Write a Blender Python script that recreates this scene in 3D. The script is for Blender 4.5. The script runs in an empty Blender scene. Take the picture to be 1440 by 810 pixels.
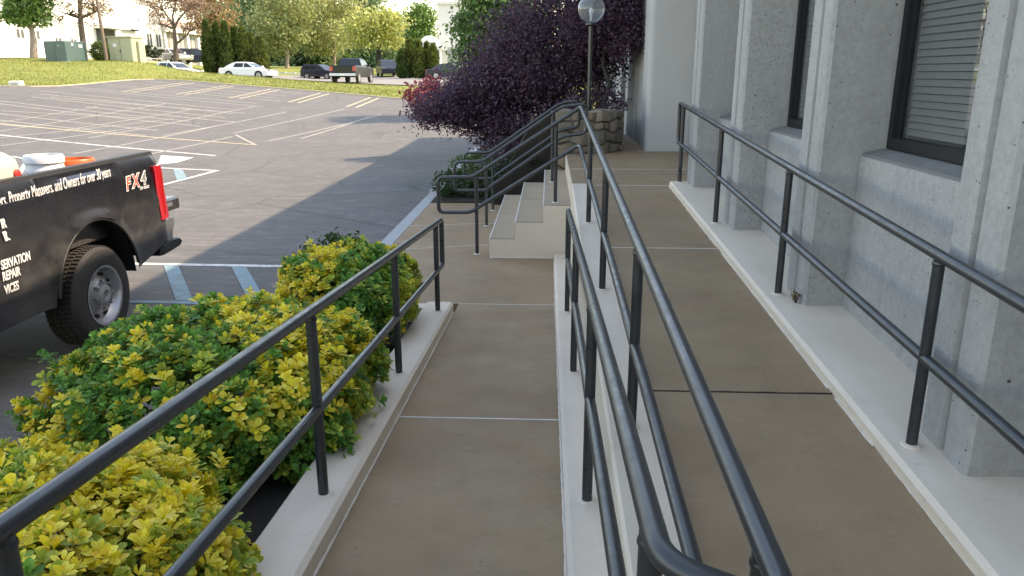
import bpy, math, random
import numpy as np
from mathutils import Vector, Matrix
random.seed(7); RNG = np.random.default_rng(7)
SC = bpy.context.scene; COL = SC.collection

# ------------------------------------------------------------------ camera
cam_d = bpy.data.cameras.new('camera'); cam = bpy.data.objects.new('camera', cam_d); COL.objects.link(cam)
cam.location = (0, 0, 1.62)
cam.rotation_euler = (math.radians(90 - 15.67), 0, math.radians(2.65))
cam_d.sensor_width = 36.0; cam_d.lens = 36.0 * 1080 / 1440
cam_d.clip_start = 0.05; cam_d.clip_end = 3000
SC.camera = cam
# ------------------------------------------------------------------ sky and sun
SUN_EL, SUN_AZ = 47.0, 80.0          # azimuth measured clockwise from +Y
world = bpy.data.worlds.new('World'); SC.world = world; world.use_nodes = True
wn = world.node_tree; wn.nodes.clear()
sky = wn.nodes.new('ShaderNodeTexSky'); sky.sky_type = 'NISHITA'; sky.sun_disc = False
sky.sun_elevation = math.radians(SUN_EL); sky.sun_rotation = math.radians(SUN_AZ)
sky.air_density = 1.2; sky.dust_density = 0.8; sky.ozone_density = 2.0
bg = wn.nodes.new('ShaderNodeBackground'); bg.inputs['Strength'].default_value = 0.15
wo = wn.nodes.new('ShaderNodeOutputWorld')
wn.links.new(sky.outputs[0], bg.inputs[0]); wn.links.new(bg.outputs[0], wo.inputs[0])
sun_d = bpy.data.lights.new('sun', 'SUN'); sun = bpy.data.objects.new('sun', sun_d); COL.objects.link(sun)
sun_d.energy = 2.0; sun_d.angle = math.radians(0.6); sun_d.color = (1.0, 0.93, 0.84)
_e, _a = math.radians(SUN_EL), math.radians(SUN_AZ)
sdir = Vector((math.sin(_a) * math.cos(_e), math.cos(_a) * math.cos(_e), math.sin(_e)))
sun.rotation_euler = (-sdir).to_track_quat('-Z', 'Y').to_euler()
sun.location = (30, 10, 40)
SC.view_settings.view_transform = 'Standard'; SC.view_settings.look = 'None'
SC.view_settings.exposure = 2.06; SC.view_settings.use_white_balance = True; SC.view_settings.white_balance_temperature = 8900; SC.view_settings.white_balance_tint = 14; SC.view_settings.gamma = 1.0; SC.view_settings.use_curve_mapping = False
SC.cycles.use_denoising = True
SC.cycles.max_bounces = 8; SC.cycles.transparent_max_bounces = 12

# ------------------------------------------------------------------ materials
def new_mat(name):
    m = bpy.data.materials.new(name); m.use_nodes = True; nt = m.node_tree
    return m, nt, nt.nodes['Principled BSDF']
def N(nt, t, **kw):
    n = nt.nodes.new(t)
    for k, v in kw.items(): setattr(n, k, v)
    return n
def noise(nt, vec, scale, detail=4, rough=0.55):
    n = N(nt, 'ShaderNodeTexNoise'); n.inputs['Scale'].default_value = scale
    n.inputs['Detail'].default_value = detail; n.inputs['Roughness'].default_value = rough
    nt.links.new(vec, n.inputs['Vector']); return n.outputs['Fac']
def ramp(nt, fac, stops):
    r = N(nt, 'ShaderNodeValToRGB'); e = r.color_ramp.elements
    while len(e) < len(stops): e.new(0.5)
    for i, (p, c) in enumerate(stops):
        e[i].position = p; e[i].color = (c[0], c[1], c[2], 1) if hasattr(c, '__len__') else (c, c, c, 1)
    nt.links.new(fac, r.inputs[0]); return r.outputs[0]
def mix(nt, a, b, fac, mode='MIX'):
    m = N(nt, 'ShaderNodeMix', data_type='RGBA', blend_type=mode)
    for i, v in ((0, fac), (6, a), (7, b)):
        if isinstance(v, (int, float)): m.inputs[i].default_value = v if i == 0 else (v, v, v, 1)
        elif isinstance(v, (tuple, list)): m.inputs[i].default_value = (*v[:3], 1)
        else: nt.links.new(v, m.inputs[i])
    return m.outputs[2]
def objco(nt, scale=None):
    t = N(nt, 'ShaderNodeTexCoord')
    g = N(nt, 'ShaderNodeNewGeometry')
    out = g.outputs['Position']                      # world position keeps the grain at true size
    if scale:
        mp = N(nt, 'ShaderNodeMapping'); mp.inputs['Scale'].default_value = scale
        nt.links.new(out, mp.inputs[0]); out = mp.outputs[0]
    return out
def bump(nt, b, height, strength, dist):
    n = N(nt, 'ShaderNodeBump'); n.inputs['Strength'].default_value = strength; n.inputs['Distance'].default_value = dist
    nt.links.new(height, n.inputs['Height']); nt.links.new(n.outputs[0], b.inputs['Normal'])
def simple(name, col, rough=0.5, metal=0.0, var=0.12, scale=6.0, spec=0.5, bmp=0.0, bscale=60, coat=0.0):
    m, nt, b = new_mat(name)
    v = objco(nt); f = noise(nt, v, scale)
    c = mix(nt, [x * (1 - var) for x in col], [min(1, x * (1 + var)) for x in col], f)
    nt.links.new(c, b.inputs['Base Color'])
    b.inputs['Roughness'].default_value = rough; b.inputs['Metallic'].default_value = metal
    b.inputs['Specular IOR Level'].default_value = spec
    if coat: b.inputs['Coat Weight'].default_value = coat; b.inputs['Coat Roughness'].default_value = 0.05
    if bmp: bump(nt, b, noise(nt, v, bscale, 3), bmp, 0.01)
    return m
def leafmat(name, trans=0.3, rough=0.45):
    m, nt, b = new_mat(name)
    at = N(nt, 'ShaderNodeAttribute'); at.attribute_name = 'Col'
    nt.links.new(at.outputs['Color'], b.inputs['Base Color']); b.inputs['Roughness'].default_value = rough
    b.inputs['Specular IOR Level'].default_value = 0.35
    tr = N(nt, 'ShaderNodeBsdfTranslucent'); nt.links.new(at.outputs['Color'], tr.inputs[0])
    ms = N(nt, 'ShaderNodeMixShader'); ms.inputs[0].default_value = trans
    nt.links.new(b.outputs[0], ms.inputs[1]); nt.links.new(tr.outputs[0], ms.inputs[2])
    nt.links.new(ms.outputs[0], nt.nodes['Material Output'].inputs[0])
    return m
M = {}
def build_materials():
    # worn asphalt of the car park: grey, pale streaks of wear, fine aggregate
    m, nt, b = new_mat('asphalt'); v = objco(nt)
    base = ramp(nt, noise(nt, v, 0.35, 5, .6), [(.3, (.064, .060, .058)), (.7, (.10, .094, .090))])
    st = noise(nt, objco(nt, (0.8, 2.0, 1)), 1.2, 8, .8)
    base = mix(nt, base, (.26, .238, .215), ramp(nt, st, [(.50, 0.0), (.70, .5)]))
    st3 = noise(nt, objco(nt, (.5, 1.6, 1)), 4.5, 8, .85)
    base = mix(nt, base, (.30, .275, .25), ramp(nt, st3, [(.51, 0.0), (.64, .75)]))
    st2 = noise(nt, objco(nt, (2.2, .5, 1)), 1.1, 5, .7)
    base = mix(nt, base, (.06, .057, .055), ramp(nt, st2, [(.47, 0.0), (.72, .7)]))
    fine = noise(nt, v, 90, 2, .8)
    base = mix(nt, base, mix(nt, (.02, .02, .02), (.26, .245, .23), fine), .46)
    vo = N(nt, 'ShaderNodeTexVoronoi', feature='DISTANCE_TO_EDGE'); vo.inputs['Scale'].default_value = .32
    wv = mix(nt, v, noise(nt, v, 2.0, 5), .12); nt.links.new(wv, vo.inputs['Vector'])
    base = mix(nt, (.055, .054, .053), base, ramp(nt, vo.outputs['Distance'], [(.0, .35), (.012, 1.0)]))
    base = mix(nt, base, (.83, .83, .84), 1.0, 'MULTIPLY')
    nt.links.new(base, b.inputs['Base Color']); b.inputs['Roughness'].default_value = .85
    bump(nt, b, fine, .5, .006); M['asphalt'] = m
    # far road: same stuff, smoother
    M['road'] = simple('road_asphalt', (.19, .185, .175), .9, var=.2, scale=.5)
    # brown coated walkway
    m, nt, b = new_mat('walk_coating'); v = objco(nt)
    c = ramp(nt, noise(nt, v, 1.3, 6, .62), [(.28, (.26, .172, .098)), (.52, (.335, .228, .134)), (.75, (.40, .275, .165))])
    c = mix(nt, c, (.33, .195, .11), ramp(nt, noise(nt, v, .9, 3), [(.5, 0.0), (.7, .5)]))
    fine = noise(nt, v, 160, 2, .7); c = mix(nt, c, mix(nt, (.05, .038, .026), (.33, .25, .17), fine), .30)
    blot = noise(nt, v, 4.5, 7, .78); c = mix(nt, c, (.17, .117, .072), ramp(nt, blot, [(.50, 0.0), (.70, .36)]))
    c = mix(nt, c, (.43, .315, .21), ramp(nt, noise(nt, objco(nt, (1, 1.9, 1)), 6.5, 7, .8), [(.60, 0.0), (.72, .45)]))
    sp = N(nt, 'ShaderNodeTexVoronoi'); sp.inputs['Scale'].default_value = 9; nt.links.new(v, sp.inputs['Vector'])
    c = mix(nt, (.07, .055, .045), c, ramp(nt, sp.outputs['Distance'], [(.03, .35), (.06, 1.0)]))
    nt.links.new(c, b.inputs['Base Color']); nt.links.new(ramp(nt, noise(nt, v, 3, 4), [(.3, .55), (.7, .80)]), b.inputs['Roughness'])
    b.inputs['Specular IOR Level'].default_value = .22
    bump(nt, b, fine, .45, .004); M['walk'] = m
    # painted kerbs and walls, beige-grey
    m, nt, b = new_mat('kerb_paint'); v = objco(nt)
    c = ramp(nt, noise(nt, v, 2.2, 6, .6), [(.3, (.62, .52, .42)), (.7, (.69, .585, .475))])
    c = mix(nt, c, (.32, .265, .20), ramp(nt, noise(nt, v, 7, 7, .8), [(.58, 0.0), (.78, .5)]))
    nt.links.new(c, b.inputs['Base Color']); b.inputs['Roughness'].default_value = .62
    b.inputs['Specular IOR Level'].default_value = .25
    bump(nt, b, noise(nt, v, 45, 4, .6), .25, .006); M['kerb'] = m
    M['tread'] = simple('pale_tread_coating', (.36, .285, .205), .8, var=.14, scale=3, spec=.2, bmp=.3, bscale=120)
    M['sealant'] = simple('white_sealant', (.62, .60, .56), .6, var=.12, scale=25, bmp=.3)
    M['edge_seal'] = simple('edge_sealant', (.60, .53, .45), .7, var=.3, scale=30, bmp=.4)
    M['road_kerb'] = simple('pale_blue_grey_kerb', (.30, .31, .32), .8, var=.2, scale=5, bmp=.3)
    # board-marked concrete with bug holes
    m, nt, b = new_mat('facade_concrete'); v = objco(nt)
    c = ramp(nt, noise(nt, v, 1.1, 6, .6), [(.25, (.255, .247, .245)), (.5, (.345, .335, .33)), (.78, (.425, .413, .405))])
    c = mix(nt, c, (.21, .205, .20), ramp(nt, noise(nt, objco(nt, (4, 4, .35)), 1.6, 6, .7), [(.46, 0.0), (.68, .6)]))
    mott = noise(nt, v, 30, 8, .78)
    c = mix(nt, c, mix(nt, (.10, .10, .10), (.62, .61, .59), mott), .60)
    vo = N(nt, 'ShaderNodeTexVoronoi'); vo.inputs['Scale'].default_value = 13; nt.links.new(v, vo.inputs['Vector'])
    vo.inputs['Randomness'].default_value = 1
    sel = N(nt, 'ShaderNodeSeparateColor'); nt.links.new(vo.outputs['Color'], sel.inputs[0])
    thr = N(nt, 'ShaderNodeMath', operation='MULTIPLY'); nt.links.new(ramp(nt, sel.outputs[0], [(.55, 0.0), (1.0, .11)]), thr.inputs[0]); thr.inputs[1].default_value = 1
    lt = N(nt, 'ShaderNodeMath', operation='LESS_THAN'); nt.links.new(vo.outputs['Distance'], lt.inputs[0]); nt.links.new(thr.outputs[0], lt.inputs[1])
    vo2 = N(nt, 'ShaderNodeTexVoronoi'); vo2.inputs['Scale'].default_value = 46; nt.links.new(v, vo2.inputs['Vector'])
    sel2 = N(nt, 'ShaderNodeSeparateColor'); nt.links.new(vo2.outputs['Color'], sel2.inputs[0])
    lt2 = N(nt, 'ShaderNodeMath', operation='LESS_THAN'); nt.links.new(vo2.outputs['Distance'], lt2.inputs[0]); nt.links.new(ramp(nt, sel2.outputs[1], [(.62, 0.0), (1.0, .22)]), lt2.inputs[1])
    pit = N(nt, 'ShaderNodeMath', operation='MAXIMUM'); nt.links.new(lt.outputs[0], pit.inputs[0]); nt.links.new(lt2.outputs[0], pit.inputs[1])
    c = mix(nt, c, (.085, .082, .08), pit.outputs[0])
    nt.links.new(c, b.inputs['Base Color']); b.inputs['Roughness'].default_value = .82
    h = N(nt, 'ShaderNodeMath', operation='SUBTRACT'); nt.links.new(mott, h.inputs[0]); nt.links.new(pit.outputs[0], h.inputs[1])
    bump(nt, b, h.outputs[0], .7, .010); M['concrete'] = m
    M['render'] = simple('smooth_grey_render', (.43, .42, .41), .75, var=.10, scale=1.2, bmp=.12, bscale=25)
    # rail paint
    m, nt, b = new_mat('rail_paint'); v = objco(nt)
    c = mix(nt, (.014, .017, .021), (.026, .030, .036), noise(nt, v, 9, 5))
    c = mix(nt, c, (.10, .07, .05), ramp(nt, noise(nt, v, 38, 4, .7), [(.69, 0.0), (.75, .7)]))
    nt.links.new(c, b.inputs['Base Color']); nt.links.new(ramp(nt, noise(nt, v, 14, 5), [(.3, .24), (.7, .42)]), b.inputs['Roughness'])
    b.inputs['Specular IOR Level'].default_value = .65
    bump(nt, b, noise(nt, v, 22, 2), .015, .003); M['rail'] = m
    # stone
    m, nt, b = new_mat('field_stone'); v = objco(nt)
    oi = N(nt, 'ShaderNodeObjectInfo')
    c1 = ramp(nt, oi.outputs['Random'], [(0, (.19, .15, .115)), (.35, (.27, .22, .17)), (.65, (.15, .13, .11)), (1, (.30, .225, .155))])
    c1 = mix(nt, c1, (.12, .11, .10), ramp(nt, noise(nt, v, 12, 6, .7), [(.45, 0.0), (.7, .6)]))
    nt.links.new(c1, b.inputs['Base Color']); b.inputs['Roughness'].default_value = .9
    bump(nt, b, noise(nt, v, 18, 6, .7), .8, .03); M['stone'] = m
    M['mortar'] = simple('mortar', (.11, .10, .09), .95, var=.2, scale=20, bmp=.5)
    M['soil'] = simple('dark_mulch', (.022, .017, .013), .95, var=.5, scale=40, bmp=1.0, bscale=80)
    # grass bank
    m, nt, b = new_mat('grass_ground'); v = objco(nt)
    c = ramp(nt, noise(nt, v, .35, 6, .7), [(.25, (.115, .15, .022)), (.5, (.18, .205, .034)), (.72, (.25, .245, .06))])
    c = mix(nt, c, (.225, .19, .065), ramp(nt, noise(nt, v, 2.2, 6, .75), [(.52, 0.0), (.75, .6)]))
    c = mix(nt, c, (.05, .08, .02), ramp(nt, noise(nt, v, 9, 3, .8), [(.5, 0.0), (.75, .6)]))
    nt.links.new(c, b.inputs['Base Color']); b.inputs['Roughness'].default_value = .9
    bump(nt, b, noise(nt, v, 12, 4, .8), .6, .1); M['grass'] = m
    for k, col in dict(white=(.62, .61, .58), yellow=(.50, .40, .15), cream=(.52, .43, .25), blue=(.16, .27, .31), faint=(.33, .305, .26)).items():
        m, nt, b = new_mat('road_paint_' + k); v = objco(nt)
        c = mix(nt, (.15, .14, .13), col, ramp(nt, noise(nt, v, 7, 7, .85), [(.36, .15), (.54, .97)]))
        nt.links.new(c, b.inputs['Base Color']); b.inputs['Roughness'].default_value = .8; M['paint_' + k] = m
    M['edge_kerb'] = simple('tan_edge_kerb', (.42, .36, .24), .85, var=.25, scale=3)
    # vehicles
    M['black_paint'] = simple('black_car_paint', (.013, .014, .018), .36, var=.5, scale=2.2, coat=.55)
    m, nt, b = new_mat('dusty_black_truck_paint'); v = objco(nt)
    sx = N(nt, 'ShaderNodeSeparateXYZ'); nt.links.new(v, sx.inputs[0])
    low = ramp(nt, sx.outputs[2], [(0, 1.0), (.62, 0.0)]); dn = ramp(nt, noise(nt, objco(nt, (1, 1, 1.6)), 3.2, 7, .72), [(.36, .12), (.70, .9)])
    mu = N(nt, 'ShaderNodeMath', operation='MULTIPLY'); nt.links.new(low, mu.inputs[0]); nt.links.new(dn, mu.inputs[1])
    ad = N(nt, 'ShaderNodeMath', operation='MULTIPLY_ADD'); nt.links.new(dn, ad.inputs[0]); ad.inputs[1].default_value = .10; nt.links.new(mu.outputs[0], ad.inputs[2])
    nt.links.new(mix(nt, (.0075, .008, .012), (.085, .080, .075), ad.outputs[0]), b.inputs['Base Color'])
    nt.links.new(ramp(nt, ad.outputs[0], [(0, .25), (.8, .7)]), b.inputs['Roughness']); b.inputs['Coat Weight'].default_value = .35; b.inputs['Coat Roughness'].default_value = .12; M['truck_paint'] = m
    M['navy_paint'] = simple('navy_car_paint', (.010, .013, .028), .35, coat=.3)
    M['dkgreen_paint'] = simple('dark_grey_green_car_paint', (.006, .009, .009), .38, coat=.15, spec=.3)
    M['white_paint'] = simple('white_car_paint', (.72, .73, .74), .3, coat=.6, var=.03)
    M['silver_paint'] = simple('silver_car_paint', (.42, .43, .44), .3, metal=.4, coat=.6)
    M['black_plastic'] = simple('black_plastic', (.016, .016, .017), .55, bmp=.3, bscale=200)
    M['rubber'] = simple('tyre_rubber', (.030, .028, .026), .8, var=.25, scale=12)
    M['steel'] = simple('wheel_steel', (.40, .40, .41), .38, metal=.75, var=.1, scale=20)
    M['chrome'] = simple('bumper_metal', (.42, .42, .43), .32, metal=.85, var=.12, scale=8)
    M['hole'] = simple('wheel_dark', (.012, .012, .012), .8)
    m, nt, b = new_mat('tail_lens'); b.inputs['Base Color'].default_value = (.42, .012, .02, 1); b.inputs['Roughness'].default_value = .18
    b.inputs['Coat Weight'].default_value = .6; b.inputs['Subsurface Weight'].default_value = 0
    nt.links.new(mix(nt, (.33, .008, .015), (.50, .02, .03), noise(nt, objco(nt), 8)), b.inputs['Base Color']); M['lens'] = m
    m, nt, b = new_mat('car_glass'); nt.links.new(mix(nt, (.012, .014, .016), (.025, .03, .03), noise(nt, objco(nt), 2)), b.inputs['Base Color']); b.inputs['Roughness'].default_value = .06
    M['car_glass'] = m
    M['decal_white'] = simple('white_vinyl', (.70, .70, .70), .5, var=.04)
    M['decal_red'] = simple('red_vinyl', (.60, .055, .03), .5, var=.1)
    M['decal_grey'] = simple('grey_vinyl', (.20, .20, .21), .45, var=.1)
    M['bucket_white'] = simple('white_bucket_plastic', (.68, .68, .68), .45, var=.05)
    M['bucket_orange'] = simple('orange_bucket_plastic', (.62, .12, .03), .45, var=.12)
    M['jug'] = simple('cream_jug_plastic', (.55, .50, .40), .5, var=.08)
    M['red_cap'] = simple('red_plastic', (.50, .03, .03), .4)
    # glass pane: clear sheet, mirror-like at a slant
    m, nt, b = new_mat('window_glass')
    nt.nodes.remove(b); gl = N(nt, 'ShaderNodeBsdfGlossy'); gl.inputs['Roughness'].default_value = .01
    tr = N(nt, 'ShaderNodeBsdfTransparent'); tr.inputs[0].default_value = (.90, .92, .92, 1)
    nv = noise(nt, objco(nt), 3.0, 2); gc = ramp(nt, nv, [(0, (.9, .92, .92)), (1, (1, 1, 1))]); nt.links.new(gc, gl.inputs[0])
    lw = N(nt, 'ShaderNodeLayerWeight'); lw.inputs[0].default_value = .5; pw = N(nt, 'ShaderNodeMath', operation='POWER'); nt.links.new(lw.outputs['Facing'], pw.inputs[0]); pw.inputs[1].default_value = 3.6
    fr = N(nt, 'ShaderNodeMath', operation='MULTIPLY_ADD'); nt.links.new(pw.outputs[0], fr.inputs[0]); fr.inputs[1].default_value = .92; fr.inputs[2].default_value = .05
    ms = N(nt, 'ShaderNodeMixShader'); nt.links.new(fr.outputs[0], ms.inputs[0]); nt.links.new(tr.outputs[0], ms.inputs[1]); nt.links.new(gl.outputs[0], ms.inputs[2])
    nt.links.new(ms.outputs[0], nt.nodes['Material Output'].inputs[0]); M['glass'] = m
    m2 = m.copy(); m2.name = 'lamp_globe_acrylic'; M['globe'] = m2
    g2 = m2.node_tree
    for n in g2.nodes:
        if n.type == 'BSDF_TRANSPARENT': n.inputs[0].default_value = (.80, .82, .84, 1)
        if n.type == 'BSDF_GLOSSY': n.inputs['Roughness'].default_value = .06
    df = N(g2, 'ShaderNodeBsdfDiffuse'); df.inputs[0].default_value = (.75, .77, .8, 1)
    ms2 = N(g2, 'ShaderNodeMixShader'); ms2.inputs[0].default_value = .13
    outn = [n for n in g2.nodes if n.type == 'OUTPUT_MATERIAL'][0]; src = outn.inputs[0].links[0].from_socket
    g2.links.new(src, ms2.inputs[1]); g2.links.new(df.outputs[0], ms2.inputs[2]); g2.links.new(ms2.outputs[0], outn.inputs[0])
    M['bulb'] = simple('bulb_white', (.8, .8, .8), .3, var=.02)
    M['frame'] = simple('bronze_window_frame', (.014, .015, .017), .6, var=.3, scale=9, spec=.25)
    M['blind'] = simple('grey_blind', (.20, .195, .19), .6, var=.08, scale=3)
    M['sill'] = simple('weathered_sill', (.15, .147, .142), .9, var=.35, scale=9, bmp=.4, bscale=40)
    M['dark_room'] = simple('dark_room', (.02, .02, .02), .9)
    # background buildings etc.
    M['white_wall'] = simple('white_wall', (.74, .73, .70), .8, var=.05, scale=.3)
    M['brown_roof'] = simple('brown_roof', (.26, .19, .16), .9, var=.2, scale=3)
    M['bldg_glass'] = simple('dim_window', (.10, .105, .11), .15, var=.3, scale=.4)
    M['pale_bldg_glass'] = simple('pale_window', (.34, .34, .33), .2, var=.2, scale=.5)
    M['teal_box'] = simple('teal_transformer_paint', (.055, .10, .095), .5, var=.1)
    M['beige_box'] = simple('beige_cabinet_paint', (.36, .36, .24), .55, var=.08)
    M['bark'] = simple('bark', (.11, .085, .065), .95, var=.4, scale=8, bmp=.8, bscale=25)
    M['bark_dark'] = simple('dark_bark', (.035, .03, .028), .95, var=.4, scale=10, bmp=.8, bscale=25)
    M['bark_pale'] = simple('pale_bark', (.26, .21, .17), .95, var=.3, scale=8, bmp=.6, bscale=25)
    M['pole_wood'] = simple('pole_wood', (.16, .12, .09), .9, var=.3)
    M['sign_grey'] = simple('grey_metal', (.35, .36, .36), .4, metal=.5)
    M['leaf'] = leafmat('leaf', .42); M['leaf_bush'] = leafmat('bush_leaf', .30, .45); M['leaf_purple'] = leafmat('purple_leaf', .38, .5)
    M['cornice'] = simple('cream_stone', (.66, .64, .58), .8, var=.06, scale=.6)
build_materials()

# ------------------------------------------------------------------ mesh helpers
ORG = {}
def link(o, parent=None, org=None):
    COL.objects.link(o)
    if parent is not None: o.parent = parent
    ORG[o.name] = Vector(org) if org is not None else (ORG[parent.name] if parent is not None else Vector((0, 0, 0)))
    return o
def tag(o, label=None, cat=None, group=None, kind=None):
    for k, v in (('label', label), ('category', cat), ('group', group), ('kind', kind)):
        if v: o[k] = v
    return o
def thing(name, label, cat, loc=(0, 0, 0), group=None, local=False):
    o = bpy.data.objects.new(name, None); o.empty_display_size = .2
    link(o, None, (0, 0, 0) if local else loc); o.location = loc
    return tag(o, label, cat, group)
class MB:
    def __init__(s): s.v = []; s.f = []
    def add(s, vs, fs):
        k = len(s.v); s.v += [tuple(p) for p in vs]; s.f += [tuple(i + k for i in f) for f in fs]; return s
    def box(s, a, b):
        (x0, y0, z0), (x1, y1, z1) = a, b
        return s.add([(x0, y0, z0), (x1, y0, z0), (x1, y1, z0), (x0, y1, z0), (x0, y0, z1), (x1, y0, z1), (x1, y1, z1), (x0, y1, z1)],
                     [(3, 2, 1, 0), (4, 5, 6, 7), (0, 1, 5, 4), (1, 2, 6, 5), (2, 3, 7, 6), (3, 0, 4, 7)])
    def cbox(s, a, b, c):           # chamfered box (vertical and top edges)
        (x0, y0, z0), (x1, y1, z1) = a, b
        def ring(x0, y0, x1, y1, z, k): return [(x0 + k, y0, z), (x1 - k, y0, z), (x1, y0 + k, z), (x1, y1 - k, z), (x1 - k, y1, z), (x0 + k, y1, z), (x0, y1 - k, z), (x0, y0 + k, z)]
        rs = [ring(x0, y0, x1, y1, z0, c), ring(x0, y0, x1, y1, z1 - c, c), ring(x0 + c, y0 + c, x1 - c, y1 - c, z1, c * .4)]
        return s.loft(rs)
    def loft(s, rings, caps=True):
        n = len(rings[0]); vs = [p for r in rings for p in r]; fs = []
        for i in range(len(rings) - 1):
            for j in range(n):
                a, b = i * n + j, i * n + (j + 1) % n; fs.append((a, b, b + n, a + n))
        if caps: fs.append(tuple(range(n - 1, -1, -1))); fs.append(tuple(range((len(rings) - 1) * n, len(rings) * n)))
        return s.add(vs, fs)
    def hexa(s, bot, top):          # 4 bottom + 4 top corners
        return s.add(list(bot) + list(top), [(3, 2, 1, 0), (4, 5, 6, 7), (0, 1, 5, 4), (1, 2, 6, 5), (2, 3, 7, 6), (3, 0, 4, 7)])
    def tube(s, pts, r, seg=10, caps=True, r2=None):
        pts = [Vector(p) for p in pts]; n = len(pts); rings = []
        t0 = (pts[1] - pts[0]).normalized(); up = Vector((0, 0, 1)) if abs(t0.z) < .95 else Vector((1, 0, 0))
        side = t0.cross(up).normalized()
        for i, p in enumerate(pts):
            t = (pts[min(i + 1, n - 1)] - pts[max(i - 1, 0)]).normalized()
            side = (side - t * side.dot(t)).normalized(); bn = t.cross(side)
            rr = r if r2 is None else r + (r2 - r) * i / (n - 1)
            rings.append([p + (side * math.cos(a) + bn * math.sin(a)) * rr for a in [2 * math.pi * k / seg for k in range(seg)]])
        return s.loft(rings, caps)
    def lathe(s, prof, c, axis='z', seg=24, closed=False, cap0=True):      # prof: (radius, along)
        rings = []
        for r, h in prof:
            ring = []
            for k in range(seg):
                a = 2 * math.pi * k / seg; u, w = r * math.cos(a), r * math.sin(a)
                ring.append({'z': (c[0] + u, c[1] + w, c[2] + h), 'x': (c[0] + h, c[1] + u, c[2] + w), 'y': (c[0] + w, c[1] + h, c[2] + u)}[axis])
            rings.append(ring)
        if closed: rings.append(rings[0]); return s.loft(rings, False)
        s.loft(rings, False); k = len(s.v) - seg; s.f.append(tuple(range(k, k + seg)))
        if cap0: k = len(s.v) - seg * len(rings); s.f.append(tuple(range(k + seg - 1, k - 1, -1)))
        return s
    def prism(s, prof, x0, x1, c=0.0):      # (y,z) outline pushed along x, chamfered sides
        n = len(prof); cy = sum(p[0] for p in prof) / n; cz = sum(p[1] for p in prof) / n
        sh = [(cy + (y - cy) * (1 - c / max(.3, abs(y - cy) + .01)), cz + (z - cz) * (1 - c / max(.3, abs(z - cz) + .01))) for y, z in prof]
        rs = []
        if c: rs.append([(x0, y, z) for y, z in sh])
        rs += [[(x0 + c, y, z) for y, z in prof], [(x1 - c, y, z) for y, z in prof]]
        if c: rs.append([(x1, y, z) for y, z in sh])
        return s.loft(rs)
    def mesh(s, name, org=None):
        me = bpy.data.meshes.new(name)
        v = s.v if org is None else [(p[0] - org[0], p[1] - org[1], p[2] - org[2]) for p in s.v]
        me.from_pydata(v, [], s.f); me.update()
        return me
    def build(s, name, mat, parent=None, smooth=False, kind=None, org=None):
        o0 = ORG[parent.name] if parent is not None else (Vector(org) if org is not None else None)
        me = s.mesh(name, o0)
        import bmesh
        bm = bmesh.new(); bm.from_mesh(me); bmesh.ops.recalc_face_normals(bm, faces=bm.faces); bm.to_mesh(me); bm.free()
        me.materials.append(M[mat])
        if smooth: smooth_auto(me, smooth if isinstance(smooth, (int, float)) and not isinstance(smooth, bool) else 40)
        o = bpy.data.objects.new(name, me); link(o, parent, org)
        if parent is None and org is not None: o.location = org
        if kind: o['kind'] = kind
        return o
def smooth_auto(me, ang):
    me.polygons.foreach_set('use_smooth', [True] * len(me.polygons))
    me.set_sharp_from_angle(angle=math.radians(ang))
def fillet(pts, rad=.06, n=5):
    pts = [Vector(p) for p in pts]; out = [pts[0]]
    for i in range(1, len(pts) - 1):
        a, p, b = pts[i - 1], pts[i], pts[i + 1]
        u, w = (a - p), (b - p); d = min(rad, u.length * .48, w.length * .48); u.normalize(); w.normalize()
        s, e = p + u * d, p + w * d
        for k in range(n + 1):
            t = k / n; out.append(s * (1 - t) ** 2 + p * 2 * t * (1 - t) + e * t * t)
    out.append(pts[-1]); return out
def copy_child(o, parent, loc=None, rot=None):
    c = o.copy(); COL.objects.link(c); c.parent = parent
    if loc is not None: c.location = loc
    if rot is not None: c.rotation_euler = rot
    ORG[c.name] = ORG.get(o.name, Vector()); return c
def copy_tree(o, parent=None):
    c = o.copy(); COL.objects.link(c); c.parent = parent; ORG[c.name] = ORG.get(o.name, Vector())
    for ch in list(o.children): copy_tree(ch, c)
    return c
def np_mesh(name, verts, faces, cols=None):
    me = bpy.data.meshes.new(name); nf, k = faces.shape
    me.vertices.add(len(verts)); me.vertices.foreach_set('co', verts.astype(np.float32).ravel())
    me.loops.add(nf * k); me.loops.foreach_set('vertex_index', faces.astype(np.int32).ravel())
    me.polygons.add(nf); me.polygons.foreach_set('loop_start', (np.arange(nf) * k).astype(np.int32))
    me.update(calc_edges=True); me.validate()
    if cols is not None:
        a = me.color_attributes.new('Col', 'FLOAT_COLOR', 'POINT')
        a.data.foreach_set('color', np.hstack([cols, np.ones((len(cols), 1))]).astype(np.float32).ravel())
    return me
def leaf_mesh(name, P, D, Nn, L, W, C, C2=None):
    """pointed leaves: P base points, D direction, Nn face normal, L length, W width, C colour, C2 colour along the margin"""
    n = len(P); D = D / np.linalg.norm(D, axis=1, keepdims=True)
    S = np.cross(D, Nn); S /= (np.linalg.norm(S, axis=1, keepdims=True) + 1e-9); Nn = np.cross(S, D)
    L = L[:, None]; W = W[:, None]
    v = np.stack([P, P + D * L * .55 + S * W * .5 + Nn * W * .16, P + D * L - Nn * L * .06, P + D * L * .55 - S * W * .5 + Nn * W * .16], 1)
    f = np.array([[0, 1, 2, 3]]) + 4 * np.arange(n)[:, None]
    if C2 is None: C2 = C
    c = np.stack([C * .9, C2, C2, C2], 1)
    # fold along the midrib: two triangles per leaf
    f3 = np.concatenate([np.stack([f[:, 0], f[:, 1], f[:, 2]], 1), np.stack([f[:, 0], f[:, 2], f[:, 3]], 1)])
    return np_mesh(name, v.reshape(-1, 3), f3, c.reshape(-1, 3))
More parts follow.
